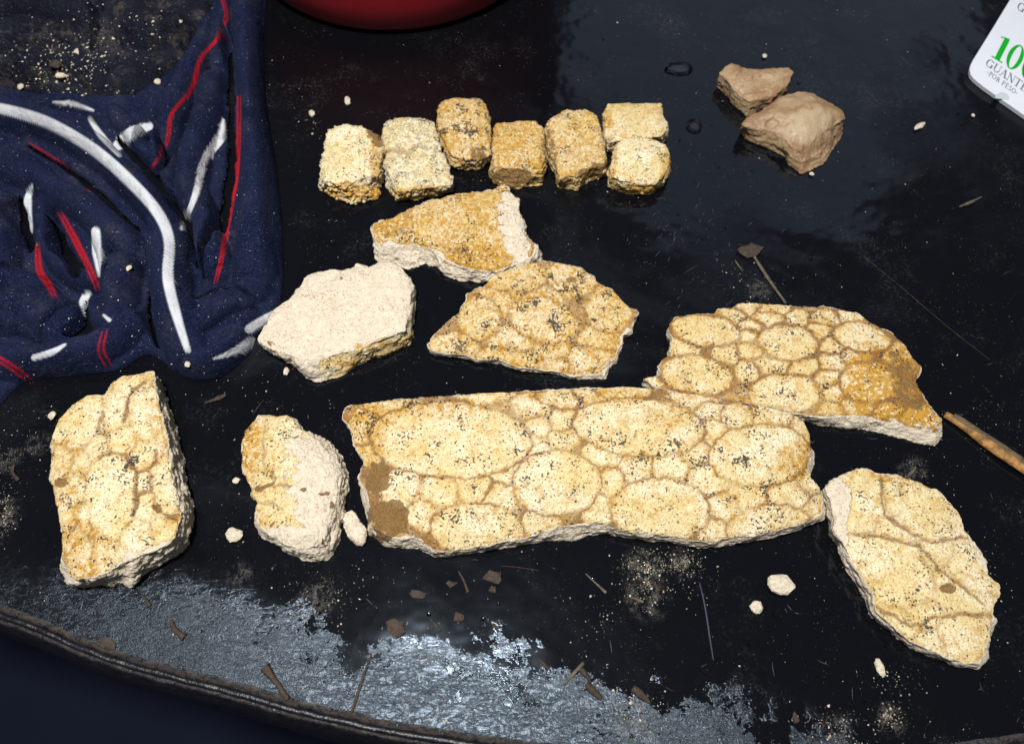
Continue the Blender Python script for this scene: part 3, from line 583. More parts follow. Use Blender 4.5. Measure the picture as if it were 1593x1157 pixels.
block('flat pale yellow fossil block behind another at the right end of the row', [(945, 161), (985, 160), (1028, 161), (1031, 177), (1038, 190), (1036, 205, 1036, 212), (1028, 214, 1030, 223), (1000, 216, 1000, 226), (965, 220, 965, 230), (947, 224, 946, 240), (940, 205), (940, 177)], 0.013, 26,
      bulge=(0.002, 0.005), speck=0.2, yellow=0.3, topr=1.0, blobs=[('mud', 990, 192, 14, 5, 0, .4), ('yellow', 948, 190, 8, 14, 0, .6), ('mud', 950, 222, 14, 12, 0, .5)])
block('pale fossil block with sharp black specks and orange foot, foremost at the row end', [(957, 228), (974, 216), (999, 213), (1022, 219), (1037, 225), (1042, 239), (1041, 258, 1043, 266), (1030, 278, 1031, 290), (1017, 283, 1018, 302), (993, 285, 993, 305), (966, 282, 964, 300), (950, 274, 947, 291), (948, 262, 945, 274), (952, 246)], 0.0145, 27,
      bulge=(0.0022, 0.0032), speck=0.62, yellow=0.05, topr=1.6, blobs=[('yellow', 990, 298, 50, 11, 0, 1.2), ('cover', 990, 298, 50, 12, 0, 1), ('yellow', 1037, 255, 8, 30, 10, .8), ('yellow', 953, 260, 7, 30, 10, .8)])

# --- two tan stones at the top right
s1 = [(1120, 113), (1128, 104), (1138, 98), (1154, 103), (1170, 107), (1186, 109), (1208, 106), (1226, 104), (1235, 112), (1229, 127), (1215, 142), (1202, 150), (1186, 152, 1190, 170), (1166, 156, 1162, 182), (1150, 146, 1143, 168), (1134, 130, 1127, 146)]
fragment('tan_stone', 'smaller tan stone with a hollow middle and raised tips, behind the rounder stone', 'stone', s1, 0.015, bulge=(0.003, 0.007), seed=31, mat=M_STONE, crust=0.0, side=0.7, topr=2.5,
         blobs=[('dent', 1180, 130, 30, 14, -10, .0022), ('cover', 1205, 118, 22, 7, -10, .6), ('dent', 1150, 125, 6, 22, 20, .0012)])
s2 = [(1154, 193), (1161, 182), (1180, 175), (1197, 162), (1212, 150), (1241, 144), (1264, 146), (1286, 158), (1310, 174), (1315, 184), (1300, 192, 1313, 208), (1277, 212, 1291, 242), (1264, 224, 1281, 257), (1246, 234, 1248, 272), (1230, 226, 1229, 259), (1216, 214, 1222, 246), (1195, 203, 1191, 230), (1174, 200, 1164, 220), (1158, 198, 1153, 206)]
def w2(P, d):
    q = proj(np.concatenate([P, np.full((len(P), 1), 0.02)], 1)); return 0.004*np.exp(-(((q[:, 0]-1265)/40)**2+((q[:, 1]-185)/30)**2))
fragment('tan_stone', 'rounded tan stone with a flat pale facet, larger of the two at top right', 'stone', s2, 0.015, bulge=(0.010, 0.016), seed=32, mat=M_STONE, crust=0.0, side=0.8, topr=2.2, warp=w2,
         blobs=[('cover', 1262, 195, 36, 28, -15, .9), ('cover', 1235, 155, 30, 12, -10, .5), ('dent', 1200, 192, 12, 8, 0, .0018)])

# ------------------------------------------------------------------ heightfield cloths
def cloth(name, label, cat, outline, base, feats, mat, extra=None, sink=None, R0=0.009, stripes=(), step=0.0007):
    O = smooth_curve(at([p[0] for p in outline], [p[1] for p in outline], 0.0)[:, :2], 5, True)
    lo, hi = O.min(0)-0.004, O.max(0)+0.004
    nx, ny = ((hi-lo)/step).astype(int)+1
    X, Y = np.meshgrid(lo[0]+np.arange(nx)*step, lo[1]+np.arange(ny)*step); Q = np.stack([X.ravel(), Y.ravel()], 1)
    d, near, _, _ = polydist(Q, O); ins = inside(Q, O); sd = np.where(ins, d, -d)
    P3 = np.concatenate([Q, np.zeros((len(Q), 1))], 1)
    wob = np.stack([fbm(P3, 30, 2, 71), fbm(P3, 30, 2, 72)], 1)*0.0025; Qw = Q+wob
    H = np.full(len(Q), base)+0.0022*fbm(P3, 16, 2, 50)
    for f in feats:
        path = smooth_curve(at([p[0] for p in f[0]], [p[1] for p in f[0]], 0.012)[:, :2], 5)
        dd, _, side, par = polydist(Qw, path, False); wd = np.where(side > 0, f[2], f[3])
        if f[1] > 0:
            q_ = np.clip(dd/wd, 0, 1.6); roll = np.where(q_ < 1, np.sqrt(np.maximum(1-q_**2, 0)), 0)
            taper_ = 0.55+0.45*np.sqrt(np.clip(4*par*(1-par), 0, 1))
            H = np.maximum(H, base*0.25*(roll > 0)+1.4*f[1]*roll*taper_)
        else: H = H*(1-min(0.97, -f[1])*np.exp(-(dd/(wd*(0.15+0.95*np.sqrt(np.clip(4*par*(1-par), 0, 1)))*(0.8+0.5*fbm(P3, 60, 2, 88))+1e-5))**4))
    if sink is not None: H = H*(1-0.75*inside(Q, at([p[0] for p in sink], [p[1] for p in sink], 0.015)[:, :2]))
    H += 0.0009*fbm(P3*np.array([1, 0.45, 1]), 60, 3, 51)
    Pw = P3+0.012*np.stack([fbm(P3, 25, 2, 61), fbm(P3, 25, 2, 62), np.zeros(len(Q))], 1)
    for fq, am, wd_, ax in ((13, 0.0038, 0.07, (1.0, 0.6, 1)), (24, 0.0018, 0.09, (0.6, 1.0, 1))):
        nn = noise3(Pw*np.array(ax), fq, 63+fq); msk = sstep(-0.25, 0.35, noise3(P3, 9, 90+fq))
        H -= am*np.exp(-np.abs(nn)/wd_)*msk
    if extra is not None: H += extra(Q, P3)
    H = np.maximum(H, 0.0012)
    t = np.clip(sd/R0, 0, 1); H = H*np.sqrt(1-(1-t)**2)
    keep = (sd > -step*1.5) & ~((H < 0.0013) & (sd > 0.006))  # deepest creases cut open: the black table below stands in for their shadow
    XY = np.where((sd < 0)[:, None], near, Q)
    V = np.concatenate([XY, np.maximum(H, 0.0001)[:, None]], 1)
    idx = np.arange(nx*ny).reshape(ny, nx); F = np.stack([idx[:-1, :-1].ravel(), idx[:-1, 1:].ravel(), idx[1:, 1:].ravel(), idx[1:, :-1].ravel()], 1)
    F = F[keep[F].all(1) & (sd[F] > 0).any(1)]
    u, inv = np.unique(F, return_inverse=True); V2 = V[u]; F = inv.reshape(-1, 4)
    c = np.array([O[:, 0].mean(), O[:, 1].mean(), 0])
    root = link(name, None, loc=c.tolist()); tag(root, label, cat)
    px_ = proj(V2); whole = {'white': np.zeros(len(V2)), 'red': np.zeros(len(V2))}; sid = np.full(len(V2), -1)
    for si, (kind, path, wd) in enumerate(stripes):
        cp = smooth_curve(path, 8); near_ = (np.abs(px_-cp.mean(0)).max(1) < np.ptp(cp, axis=0).max()/2+25)
        ii = np.where(near_)[0]
        if not len(ii): continue
        dd, _, _, par = polydist(px_[ii], cp, False); ww = np.interp(par, np.linspace(0, 1, len(wd)), wd)
        m_ = np.clip((ww/2-dd)/1.3+0.5, 0, 1); whole[kind][ii] = np.maximum(whole[kind][ii], m_); sid[ii[m_ > 0.3]] = si
    fs = sid[F]; same = (fs[:, 0] >= 0) & (fs == fs[:, :1]).all(1)
    me = mesh_np('fabric', V2-c, F)
    for k_, v_ in whole.items(): attr(me, k_, v_)
    link('fabric', me, mat, root)
    up_ = V2-c+[0, 0, 0.00012]
    for si, (kind, path, wd) in enumerate(stripes):
        sel = same & (fs[:, 0] == si)
        ff = np.where(sel)[0]
        if len(ff) < 12: continue
        lab = np.arange(len(V2)); Fs = F[ff]
        while True:                                    # connected pieces of the stripe
            mn = lab[Fs].min(1); new = lab.copy(); np.minimum.at(new, Fs.ravel(), np.repeat(mn, 4)); new = new[new]
            if (new == lab).all(): break
            lab = new
        fl = lab[Fs[:, 0]]
        for q in np.unique(fl):
            g_ = ff[fl == q]
            if len(g_) >= 20: link(kind+'_stripe', submesh(kind+'_stripe', up_, F, g_, whole), mat, root)
    Hg = H.reshape(ny, nx); Hg = np.where(sd.reshape(ny, nx) > 0, Hg, 0)
    def hf(x, y):
        gx = np.clip((x-lo[0])/step, 0, nx-1.001); gy = np.clip((y-lo[1])/step, 0, ny-1.001); i = gx.astype(int); j = gy.astype(int); a = gx-i; b = gy-j
        return (Hg[j, i]*(1-a)*(1-b)+Hg[j, i+1]*a*(1-b)+Hg[j+1, i]*(1-a)*b+Hg[j+1, i+1]*a*b)
    return root, hf, c
def drape(hf, px, py, lift=0.0004):
    px = np.asarray(px, float); py = np.asarray(py, float); done = np.zeros(px.shape, bool); out = at(px, py, 0.0)
    for z in np.linspace(0.050, 0.0, 330):
        p = at(px, py, z); hit = (~done) & (hf(p[..., 0], p[..., 1]) >= z-1e-5); out[hit] = p[hit]; done |= hit
    to = CAM-out; to /= np.linalg.norm(to, axis=-1)[..., None]
    return out+to*lift
def ribbon(root, c, hf, name, mat, path, w0, w1=None, across=5, edge=0.25, lift=0.00045):
    P = smooth_curve(path, 10); T = np.gradient(P, axis=0); T /= np.linalg.norm(T, axis=1)[:, None]; Nn = np.stack([-T[:, 1], T[:, 0]], 1)
    m = len(P); wv = np.interp(np.linspace(0, 1, m), np.linspace(0, 1, len(w0)) if isinstance(w0, (list, tuple)) else [0, 1], w0 if isinstance(w0, (list, tuple)) else [w0, w0 if w1 is None else w1])
    wv = wv*np.minimum(1, 0.35+np.minimum(np.arange(m), np.arange(m)[::-1])/6.0); g = np.linspace(-0.5, 0.5, across)
    X = P[:, None, :]+Nn[:, None, :]*(g[None, :, None]*wv[:, None, None])
    V = drape(hf, X[..., 0], X[..., 1], lift)
    for _ in range(6):
        V[1:-1] = (V[:-2]+2*V[1:-1]+V[2:])/4
    V[..., 2] += 0.0003; V[:, [0, -1]] -= (np.array([0, 0, 1])*lift*1.2)
    V = V.reshape(-1, 3)-c; idx = np.arange(m*across).reshape(m, across)
    F = np.stack([idx[:-1, :-1].ravel(), idx[:-1, 1:].ravel(), idx[1:, 1:].ravel(), idx[1:, :-1].ravel()], 1)
    return link(name, mesh_np(name, V, F), mat, root)
mm = 0.001
navy_out = [(-90, -90), (250, -90), (408, -90), (410, 60), (414, 150), (425, 230), (437, 330), (440, 420), (437, 470), (418, 500), (400, 522), (388, 550), (352, 582), (312, 593), (280, 583), (252, 562), (226, 552), (190, 574), (140, 582), (80, 588), (40, 592), (-90, 602)]
nf = [([(-60, 172), (30, 184), (95, 205), (158, 246), (215, 296), (252, 345), (262, 400)], 25*mm, 13*mm, 13*mm),
      ([(258, 350), (262, 420), (272, 490), (296, 560)], 22*mm, 17*mm, 15*mm),
      ([(388, -120), (390, 40), (400, 150), (402, 260), (402, 350), (392, 440)], 24*mm, 16*mm, 16*mm),
      ([(330, 120), (312, 210), (298, 280), (322, 370), (345, 420)], 19*mm, 13*mm, 12*mm),
      ([(330, 480), (350, 505)], 20*mm, 27*mm, 27*mm), ([(290, 552), (330, 560), (375, 535), (395, 515)], 15*mm, 14*mm, 14*mm),
      ([(222, 490), (160, 535), (80, 556), (-60, 562)], 17*mm, 13*mm, 12*mm),
      ([(-60, 490), (40, 484), (85, 500)], 19*mm, 22*mm, 20*mm), ([(-60, 440), (10, 432), (70, 455)], 16*mm, 12*mm, 12*mm),
      ([(10, 255), (80, 290), (150, 335), (212, 395)], 19*mm, 12*mm, 13*mm), ([(-60, 240), (20, 250), (60, 275)], 15*mm, 13*mm, 13*mm),
      ([(66, 310), (76, 385), (112, 428), (160, 440)], 17*mm, 8*mm, 8*mm), ([(5, 310), (12, 400), (20, 430)], 17*mm, 9*mm, 10*mm),
      ([(198, 395), (188, 450), (192, 500)], 19*mm, 13*mm, 15*mm), ([(150, 345), (165, 395), (172, 440)], 15*mm, 7*mm, 9*mm),
      ([(330, 30), (308, 100), (275, 165), (250, 240)], 19*mm, 11*mm, 11*mm), ([(345, -90), (352, 10), (336, 90)], 17*mm, 10*mm, 10*mm),
      ([(170, 168), (205, 205), (232, 250)], 15*mm, 9*mm, 9*mm), ([(60, 155), (120, 162), (160, 185)], 13*mm, 7*mm, 7*mm), ([(222, 175), (262, 160), (290, 120)], 13*mm, 8*mm, 8*mm),
      ([(262, 250), (270, 300), (292, 330)], 15*mm, 8*mm, 8*mm), ([(140, 470), (165, 500), (210, 500)], 14*mm, 9*mm, 9*mm),
      ([(351, 50), (355, 140), (350, 260), (338, 350), (316, 425)], -0.96, 4.6*mm, 4.6*mm), ([(176, 205), (238, 270), (284, 335), (310, 410)], -0.96, 3.6*mm, 3.6*mm),
      ([(24, 300), (29, 345), (40, 385)], -0.97, 4.5*mm, 4.5*mm), ([(78, 345), (94, 380), (116, 418), (132, 440)], -0.97, 5*mm, 5*mm), ([(128, 458), (124, 500), (100, 520)], -0.97, 5*mm, 5*mm),
      ([(40, 220), (110, 262), (160, 305), (210, 352)], -0.95, 2.6*mm, 2.6*mm), ([(236, 400), (226, 470), (246, 540)], -0.93, 2.6*mm, 2.6*mm), ([(250, 215), (254, 250), (262, 275)], -0.97, 5*mm, 5*mm), ([(212, 235), (222, 215), (250, 200)], -0.97, 4*mm, 4*mm),
      ([(285, 455), (300, 470), (350, 450), (395, 462)], -0.6, 1.6*mm, 1.6*mm), ([(-20, 530), (60, 540), (120, 520)], -0.8, 2*mm, 2*mm), ([(0, 425), (60, 425), (95, 450)], -0.8, 2*mm, 2*mm), ([(165, 400), (175, 440)], -0.8, 2*mm, 2*mm)]
WHITES = [([(-30, 163), (30, 176), (85, 196), (150, 236), (210, 290), (248, 335), (263, 375), (261, 420), (264, 450), (276, 495), (292, 545)], [15, 17, 17, 18, 17, 16, 17, 15, 9]),
                 ([(347, 188), (342, 215), (318, 250), (305, 300), (283, 356)], [6, 16, 12, 10, 6]), ([(184, 226), (205, 206), (232, 197)], [16, 17, 12]), ([(82, 160), (110, 161), (145, 172)], [2, 8, 3]),
                 ([(140, 185), (158, 212), (186, 242)], [6, 10, 6]), ([(50, 288), (43, 315), (50, 362)], [3, 13, 2]), ([(149, 360), (151, 395), (154, 430)], [14, 14, 2]), ([(138, 456), (130, 470), (135, 494)], [8, 14, 2]),
                 ([(53, 556), (80, 548), (101, 536)], [9, 10, 4]), ([(332, 558), (360, 549), (390, 534)], [2, 9, 20]), ([(388, 512), (405, 501), (428, 488)], [14, 14, 12]), ([(161, 490), (170, 498)], [3, 6])]
reds = [([(343, -10), (352, 25), (338, 60), (312, 92), (297, 140), (267, 178), (260, 220), (236, 262)], 5, 4), ([(372, 150), (371, 220), (366, 280), (357, 330), (345, 400), (335, 440)], 6, 5), ([(94, 332), (115, 370), (140, 420), (152, 450)], 6, 6),
        ([(58, 380), (61, 420), (74, 440), (85, 462)], 7, 6), ([(163, 514), (157, 545), (170, 570)], 4, 9), ([(-20, 548), (20, 572), (46, 592)], 5, 9)]
STR = [('white', p, w_) for p, w_ in WHITES]
for path, wdt, sep_ in reds:
    for sg in (-1, 1): STR.append(('red', [(x+sg*sep_/2*0.9, y-sg*sep_/2*0.35) for x, y in path], [wdt*0.3, wdt*(0.62 if sg < 0 else 0.8), wdt*0.7, wdt*0.25]))
STR.append(('red', [(45, 222), (95, 254), (140, 298)], [1, 2.6, 1.5]))
groot, hfn, gc = cloth('striped_garment', 'crumpled navy garment with white tape and thin red stripes, heaped at the left', 'garment', navy_out, 0.007, nf, M_NAVY, stripes=STR, sink=[(-90, -90), (300, -90), (310, 40), (260, 100), (200, 135), (100, 140), (-90, 110)])
dusty_out = [(-90, -90), (340, -90), (338, 20), (322, 60), (300, 92), (262, 128), (210, 150), (150, 158), (80, 158), (0, 143), (-90, 132)]
def ribs(Q, P3):
    q = proj(np.concatenate([Q, np.full((len(Q), 1), 0.018)], 1)); m = np.exp(-(((q[:, 0]-40)/75)**2+((q[:, 1]-85)/60)**2)); u = q[:, 0]+0.25*q[:, 1]
    m2 = np.exp(-(((q[:, 0]-105)/45)**2+((q[:, 1]-40)/40)**2))
    return 0.0012*np.sin(u*0.55)*m+0.0007*np.sin((q[:, 0]*0.8+q[:, 1]*0.5)*0.8)*m2
droot, hfd, dc = cloth('dusty_garment', 'dark dusty ribbed knit cloth sprinkled with sand, at the top left corner', 'garment', dusty_out, 0.014,
    [([(-60, 20), (60, 10), (140, 40), (160, 90)], 24*mm, 20*mm, 18*mm), ([(170, -60), (200, 30), (250, 60), (300, 50)], 24*mm, 20*mm, 20*mm), ([(-40, 115), (90, 110), (170, 125)], 19*mm, 14*mm, 14*mm),
     ([(155, 0), (165, 60), (150, 95)], -0.4, 4*mm, 4*mm), ([(0, 60), (60, 50), (100, 70)], -0.3, 3*mm, 3*mm)], M_DUSTY, extra=ribs, R0=0.014)

# ------------------------------------------------------------------ red basin behind
b0 = at(600, 38, 0.012); cx_, cy_ = b0[0], b0[1]+0.142
prof = [(0.0, 0.004), (0.10, 0.003), (0.118, 0.0), (0.132, 0.0005), (0.1395, 0.004), (0.1445, 0.013), (0.1490, 0.032), (0.1535, 0.06), (0.158, 0.10), (0.162, 0.15), (0.168, 0.152), (0.169, 0.155), (0.166, 0.1575), (0.160, 0.156), (0.156, 0.11), (0.150, 0.06), (0.140, 0.026), (0.12, 0.01), (0.0, 0.009)]
K = 96; V = [(r_*math.cos(2*math.pi*i/K), r_*math.sin(2*math.pi*i/K), z) for r_, z in prof for i in range(K)]
F = [(j*K+i, j*K+(i+1) % K, (j+1)*K+(i+1) % K, (j+1)*K+i) for j in range(len(prof)-1) for i in range(K)]
tag(link('red_basin', mesh_np('red_basin', V, np.array(F)), M_RED_PL, loc=(cx_, cy_, 0)), 'round dark red plastic basin at the top edge, mostly out of view', 'basin')

# ------------------------------------------------------------------ white printed pack at the top right
ZP = 0.0045
pk = [(1640, -110), (1573, -3), (1545, 43), (1514, 93), (1510, 101), (1508.5, 108), (1510, 115), (1515, 121.5), (1530, 134), (1560, 155), (1593, 178), (1700, 252), (1900, 120), (1780, -150)]
pw = at([p[0] for p in pk], [p[1] for p in pk], ZP); pc = at(1509, 112, 0)
m = len(pw); cxy = pw[:, :2].mean(0); ins_ = pw.copy(); ins_[:, :2] += (cxy-pw[:, :2])*0.006; lowp = pw.copy(); lowp[:, :2] += (cxy-pw[:, :2])*0.012
V = [(*p[:2], 0.0002) for p in lowp]+[(*p[:2], ZP-0.0006) for p in pw]+[(*p[:2], ZP) for p in ins_]
V = np.array(V)-[pc[0], pc[1], 0]
F = [(k*m+i, k*m+(i+1) % m, (k+1)*m+(i+1) % m, (k+1)*m+i) for k in range(2) for i in range(m)]+[tuple(range(2*m, 3*m))]
pack = link('glove_pack', None, loc=(pc[0], pc[1], 0)); tag(pack, 'white printed glove pack with a big green 100, at the top right corner', 'pack')
me = mesh_np('carton', V, F, smooth=False); bm = bmesh.new(); bm.from_mesh(me); bmesh.ops.recalc_face_normals(bm, faces=bm.faces); bm.to_mesh(me); bm.free()
link('carton', me, M_CARD, pack)
def arc(cx, cy, rx, ry, a0, a1, tx, ty, n=14):     # thick-thin elliptical stroke, degrees
    q = []
    for i in range(n):
        A0 = R(a0+(a1-a0)*i/n); A1 = R(a0+(a1-a0)*(i+1)/n)
        q.append([(cx+rx*math.cos(A0), cy+ry*math.sin(A0)), (cx+rx*math.cos(A1), cy+ry*math.sin(A1)), (cx+(rx-tx)*math.cos(A1), cy+(ry-ty)*math.sin(A1)), (cx+(rx-tx)*math.cos(A0), cy+(ry-ty)*math.sin(A0))])
    return q
def bar(x0, y0, x1, y1, w):
    dx, dy = x1-x0, y1-y0; l = math.hypot(dx, dy); nx_, ny_ = -dy/l*w/2, dx/l*w/2
    return [[(x0+nx_, y0+ny_), (x1+nx_, y1+ny_), (x1-nx_, y1-ny_), (x0-nx_, y0-ny_)]]
t_, h_ = 0.14, 0.05
GL = {'1': (0.62, bar(0.32, 0.02, 0.32, 0.96, 0.25)+bar(0.04, 0.025, 0.60, 0.025, 0.05)+[[(0.02, 0.86), (0.20, 0.90), (0.445, 1.0), (0.2, 0.94)], [(0.02, 0.90), (0.445, 1.0), (0.3, 0.92), (0.02, 0.86)]]),
      '0': (0.80, arc(0.37, 0.5, 0.35, 0.52, 0, 360, 0.19, 0.045, 36)),
      'G': (0.86, arc(0.42, 0.5, 0.4, 0.5, 40, 330, t_, h_, 26)+bar(0.72, 0.03, 0.72, 0.42, t_)+bar(0.56, 0.42, 0.86, 0.42, h_)+bar(0.76, 0.75, 0.76, 0.98, h_)),
      'U': (0.86, bar(0.18, 0.3, 0.18, 1, t_)+bar(0.74, 0.3, 0.74, 1, h_)+arc(0.43, 0.32, 0.32, 0.33, 180, 360, 0.1, h_)+bar(0.02, .98, .34, .98, h_)+bar(0.6, .98, .88, .98, h_)),
      'A': (0.82, bar(0.14, 0, 0.42, 1, h_)+bar(0.42, 1, 0.72, 0, t_)+bar(0.24, 0.34, 0.62, 0.34, h_)+bar(0, .02, .28, .02, h_)+bar(.56, .02, .88, .02, h_)),
      'N': (0.90, bar(0.16, 0, 0.16, 1, h_)+bar(0.16, 1, 0.76, 0, t_)+bar(0.76, 0, 0.76, 1, h_)+bar(0.02, .02, .3, .02, h_)+bar(.62, .98, .9, .98, h_)+bar(0.02, .98, .2, .98, h_)),
      'T': (0.78, bar(0.38, 0, 0.38, 1, t_)+bar(0.02, 0.975, 0.74, 0.975, h_)+bar(.22, .02, .54, .02, h_)+bar(.04, .8, .04, .98, h_)+bar(.72, .8, .72, .98, h_)),
      'E': (0.74, bar(0.2, 0, 0.2, 1, t_)+bar(0.04, 0.975, 0.64, 0.975, h_)+bar(0.04, 0.025, 0.68, 0.025, h_)+bar(0.2, 0.52, 0.5, 0.52, h_)+bar(.66, .02, .66, .24, h_)+bar(.62, .8, .62, .98, h_)),
      'S': (0.62, arc(0.3, 0.74, 0.24, 0.26, 30, 270, t_, h_)+arc(0.3, 0.26, 0.26, 0.26, -150, 90, t_, h_)),
      'P': (0.68, bar(0.18, 0, 0.18, 1, t_)+arc(0.26, 0.74, 0.36, 0.26, -90, 90, t_, h_)+bar(.04, .02, .36, .02, h_)+bar(.04, .98, .3, .98, h_)),
      'O': (0.86, arc(0.41, 0.5, 0.4, 0.5, 0, 360, t_, h_, 28)),
      'R': (0.78, bar(0.18, 0, 0.18, 1, t_)+arc(0.26, 0.74, 0.34, 0.26, -90, 90, t_, h_)+bar(0.38, 0.5, 0.72, 0.0, t_)+bar(.04, .02, .36, .02, h_)),
      '-': (0.40, bar(0.04, 0.42, 0.34, 0.42, 0.09)), ' ': (0.35, [])}
def text(name, s_, mat, P0, U, Vv, tr=0.05):
    V = []; F = []; x = 0
    for ch in s_:
        adv, quads = GL[ch]
        for q in quads:
            k = len(V); V += [(P0[0]+(x+a)*U[0]+b*Vv[0], P0[1]+(x+a)*U[1]+b*Vv[1]) for a, b in q]; F.append((k, k+1, k+2, k+3))
        x += adv+tr
    V = np.array(V); W_ = at(V[:, 0], V[:, 1], ZP+0.00025); W_[:, 2] += 0.00001*(np.arange(len(W_))//4 % 7); W_ -= [pc[0], pc[1], 0]
    me = mesh_np(name, W_, F, smooth=False); bm = bmesh.new(); bm.from_mesh(me)
    for f in bm.faces:
        if f.normal.z < 0: f.normal_flip()
    bm.to_mesh(me); bm.free(); return link(name, me, mat, pack)
text('green_number', '100', M_GREEN, (1541, 87.5), (30, 19), (17.5, -34.5), 0.0)
text('printed_word', 'GUANTES', M_GREY, (1532, 101), (12.3, 8.4), (6.2, -10.5), 0.03)
text('printed_word', '-POR PESO-', M_GREY, (1534, 115), (6.9, 4.9), (3.6, -6.2), 0.06)
text('printed_word', 'GUANTES', M_GREY, (1581, 13.5), (12.3, 8.4), (5.5, -11), 0.03)
# faint pale disc printed under the words
V = [at(1559+11*math.cos(a), 153+9*math.sin(a), ZP+0.0002)-[pc[0], pc[1], 0] for a in np.linspace(math.pi*1.0, math.pi*2.1, 20)]
link('printed_mark', mesh_np('printed_mark', V, [tuple(range(20))[::-1]], False), M_LGREY, pack)

# ------------------------------------------------------------------ stick, straws, splinters, crumbs, drops
def bar3(name, pts, rad, mat, label=None, cat=None, group=None, flat=0.6, seed=0, z=None, parent=None, K=7):
    P = smooth_curve([at(p[0], p[1], 0)[:2] for p in pts], 6); m = len(P); T = np.gradient(P, axis=0); T /= np.linalg.norm(T, axis=1)[:, None]; Nn = np.stack([-T[:, 1], T[:, 0]], 1)
    rr = np.interp(np.linspace(0, 1, m), np.linspace(0, 1, len(rad)), rad)/2200.0; V = []
    for i in range(m):
        for k in range(K):
            a = 2*math.pi*k/K; j = 1+(0.10 if len(pts) > 3 else 0.16)*math.sin(i*0.5+k*1.7+seed)
            V.append((*(P[i]+Nn[i]*rr[i]*math.cos(a)*j), rr[i]*flat*(1+math.sin(a)*j)+(z or 0)))
    V = np.array(V); F = [(i*K+k, i*K+(k+1) % K, (i+1)*K+(k+1) % K, (i+1)*K+k) for i in range(m-1) for k in range(K)]+[tuple(range(K))[::-1], tuple(range((m-1)*K, m*K))]
    c = V.mean(0); c[2] = 0; o = link(name, mesh_np(name, V-c, F), mat, loc=c.tolist())
    if label: tag(o, label, cat, group)
    return o
st_ = bar3('wooden_stick', [(1468, 646), (1500, 667), (1545, 700), (1600, 738), (1680, 790)], [5, 7.5, 9, 9.5, 9], M_WOOD, 'orange brown wooden stick running off the right edge, beside the slab tip', 'stick', K=9, flat=.7)
up = bar3('bark_strip', [(1480, 649), (1507, 668), (1553, 700), (1602, 734), (1680, 786)], [4, 5.5, 6.5, 7, 6], M_BARK, K=7, z=0.0025); up.parent = st_; up.location = up.location-st_.location
M_FIB = plain('blue_fibre', (0.008, 0.010, 0.024), 0.6)
GS = 'brown splinters scattered on the table'
SPL = [([(1172, 398), (1195, 434), (1222, 472)], [2.2, 3, 2.2], 'long dry straw pointing at the top of the right slab'),
       ([(713, 888), (721, 902), (728, 921)], [0.8, 1.6, 2.6], 'slim splinter standing steeply below the middle of the largest slab'), ([(911, 892), (928, 908), (943, 922)], [0.8, 1.5, 2], 'fine tan splinter below the right half of the largest slab'),
       ([(976, 928), (988, 931), (1001, 936)], [.8, 1.6, 1.8], 'short tan splinter below the white powder smears'), ([(1007, 901), (1018, 908), (1025, 919)], [.8, 1.5, 2.8], 'splinter with a pale tip lying inside the powder smears'),
       ([(669, 962), (677, 971), (685, 981)], [1, 2, 2.5], 'small olive splinter right of the stained pebble'), ([(764, 969), (775, 979)], [1, 2.5], 'tiny splinter alone in the black area below the largest slab'),
       ([(903, 1040), (910, 1048), (918, 1058)], [3, 4, 2], 'broad brown flake above the leaf shaped splinter'), ([(912, 1063), (922, 1074), (936, 1087)], [3, 6, 2], 'leaf shaped brown splinter at the edge of the shiny patch'),
       ([(984, 1069), (994, 1078), (1011, 1093)], [4, 6, 1.5], 'broad tan flake right of the leaf shaped splinter'), ([(877, 1064), (890, 1050), (908, 1030)], [1.4, 2.2, 2], 'straight pale splinter leaning over the brown flakes'),
       ([(837, 1024), (845, 1032), (854, 1042)], [1.4, 2.4, 1], 'dark splinter left of the straight pale one'), ([(578, 1016), (566, 1050), (556, 1080), (546, 1110)], [1, 1.6, 2, 1.6], 'long thin twig reaching down to the table piping'),
       ([(266, 964), (272, 978), (287, 992)], [1.5, 3.5, 5], 'curved brown bark bit below the far left block'), ([(412, 1038), (428, 1058), (448, 1088)], [6, 4, 3.5], 'stubby brown twig beside the piping'),
       ([(220, 925), (228, 933), (233, 943)], [1.5, 2, 3], 'small bent bark bit under the far left block'), ([(318, 627), (340, 620), (352, 614)], [1, 4, 2], 'tan splinter between the garment and the lumpy chunk'),
       ([(1143, 405), (1150, 415), (1156, 422)], [1, 1.6, .8], 'short straw beside the long dry straw'), ([(1492, 322), (1508, 316), (1528, 306)], [.8, 3, .8], 'pale curved shaving at the right, below the glove pack'),
       ([(1412, 740), (1418, 735), (1423, 729)], [1.2, 2.2, 1.5], 'pale splinter below the right slab tip'), ([(22, 722), (20, 735), (29, 747)], [1.5, 2.5, 3], 'bent tan bark bit left of the far left block'),
       ([(1088, 905), (1096, 940), (1104, 990), (1110, 1028)], [1.0, 1.8, 1.4, 1], 'long dark bluish fibre below the right end of the largest slab')]
for i, (p, rd, lb) in enumerate(SPL):
    bar3('splinter', p, rd, M_STRAW if i in (0, 2, 3, 10, 17, 18, 19) else (M_FIB if i == 21 else M_CHIP), lb, 'splinter', GS, seed=i, flat=0.45)
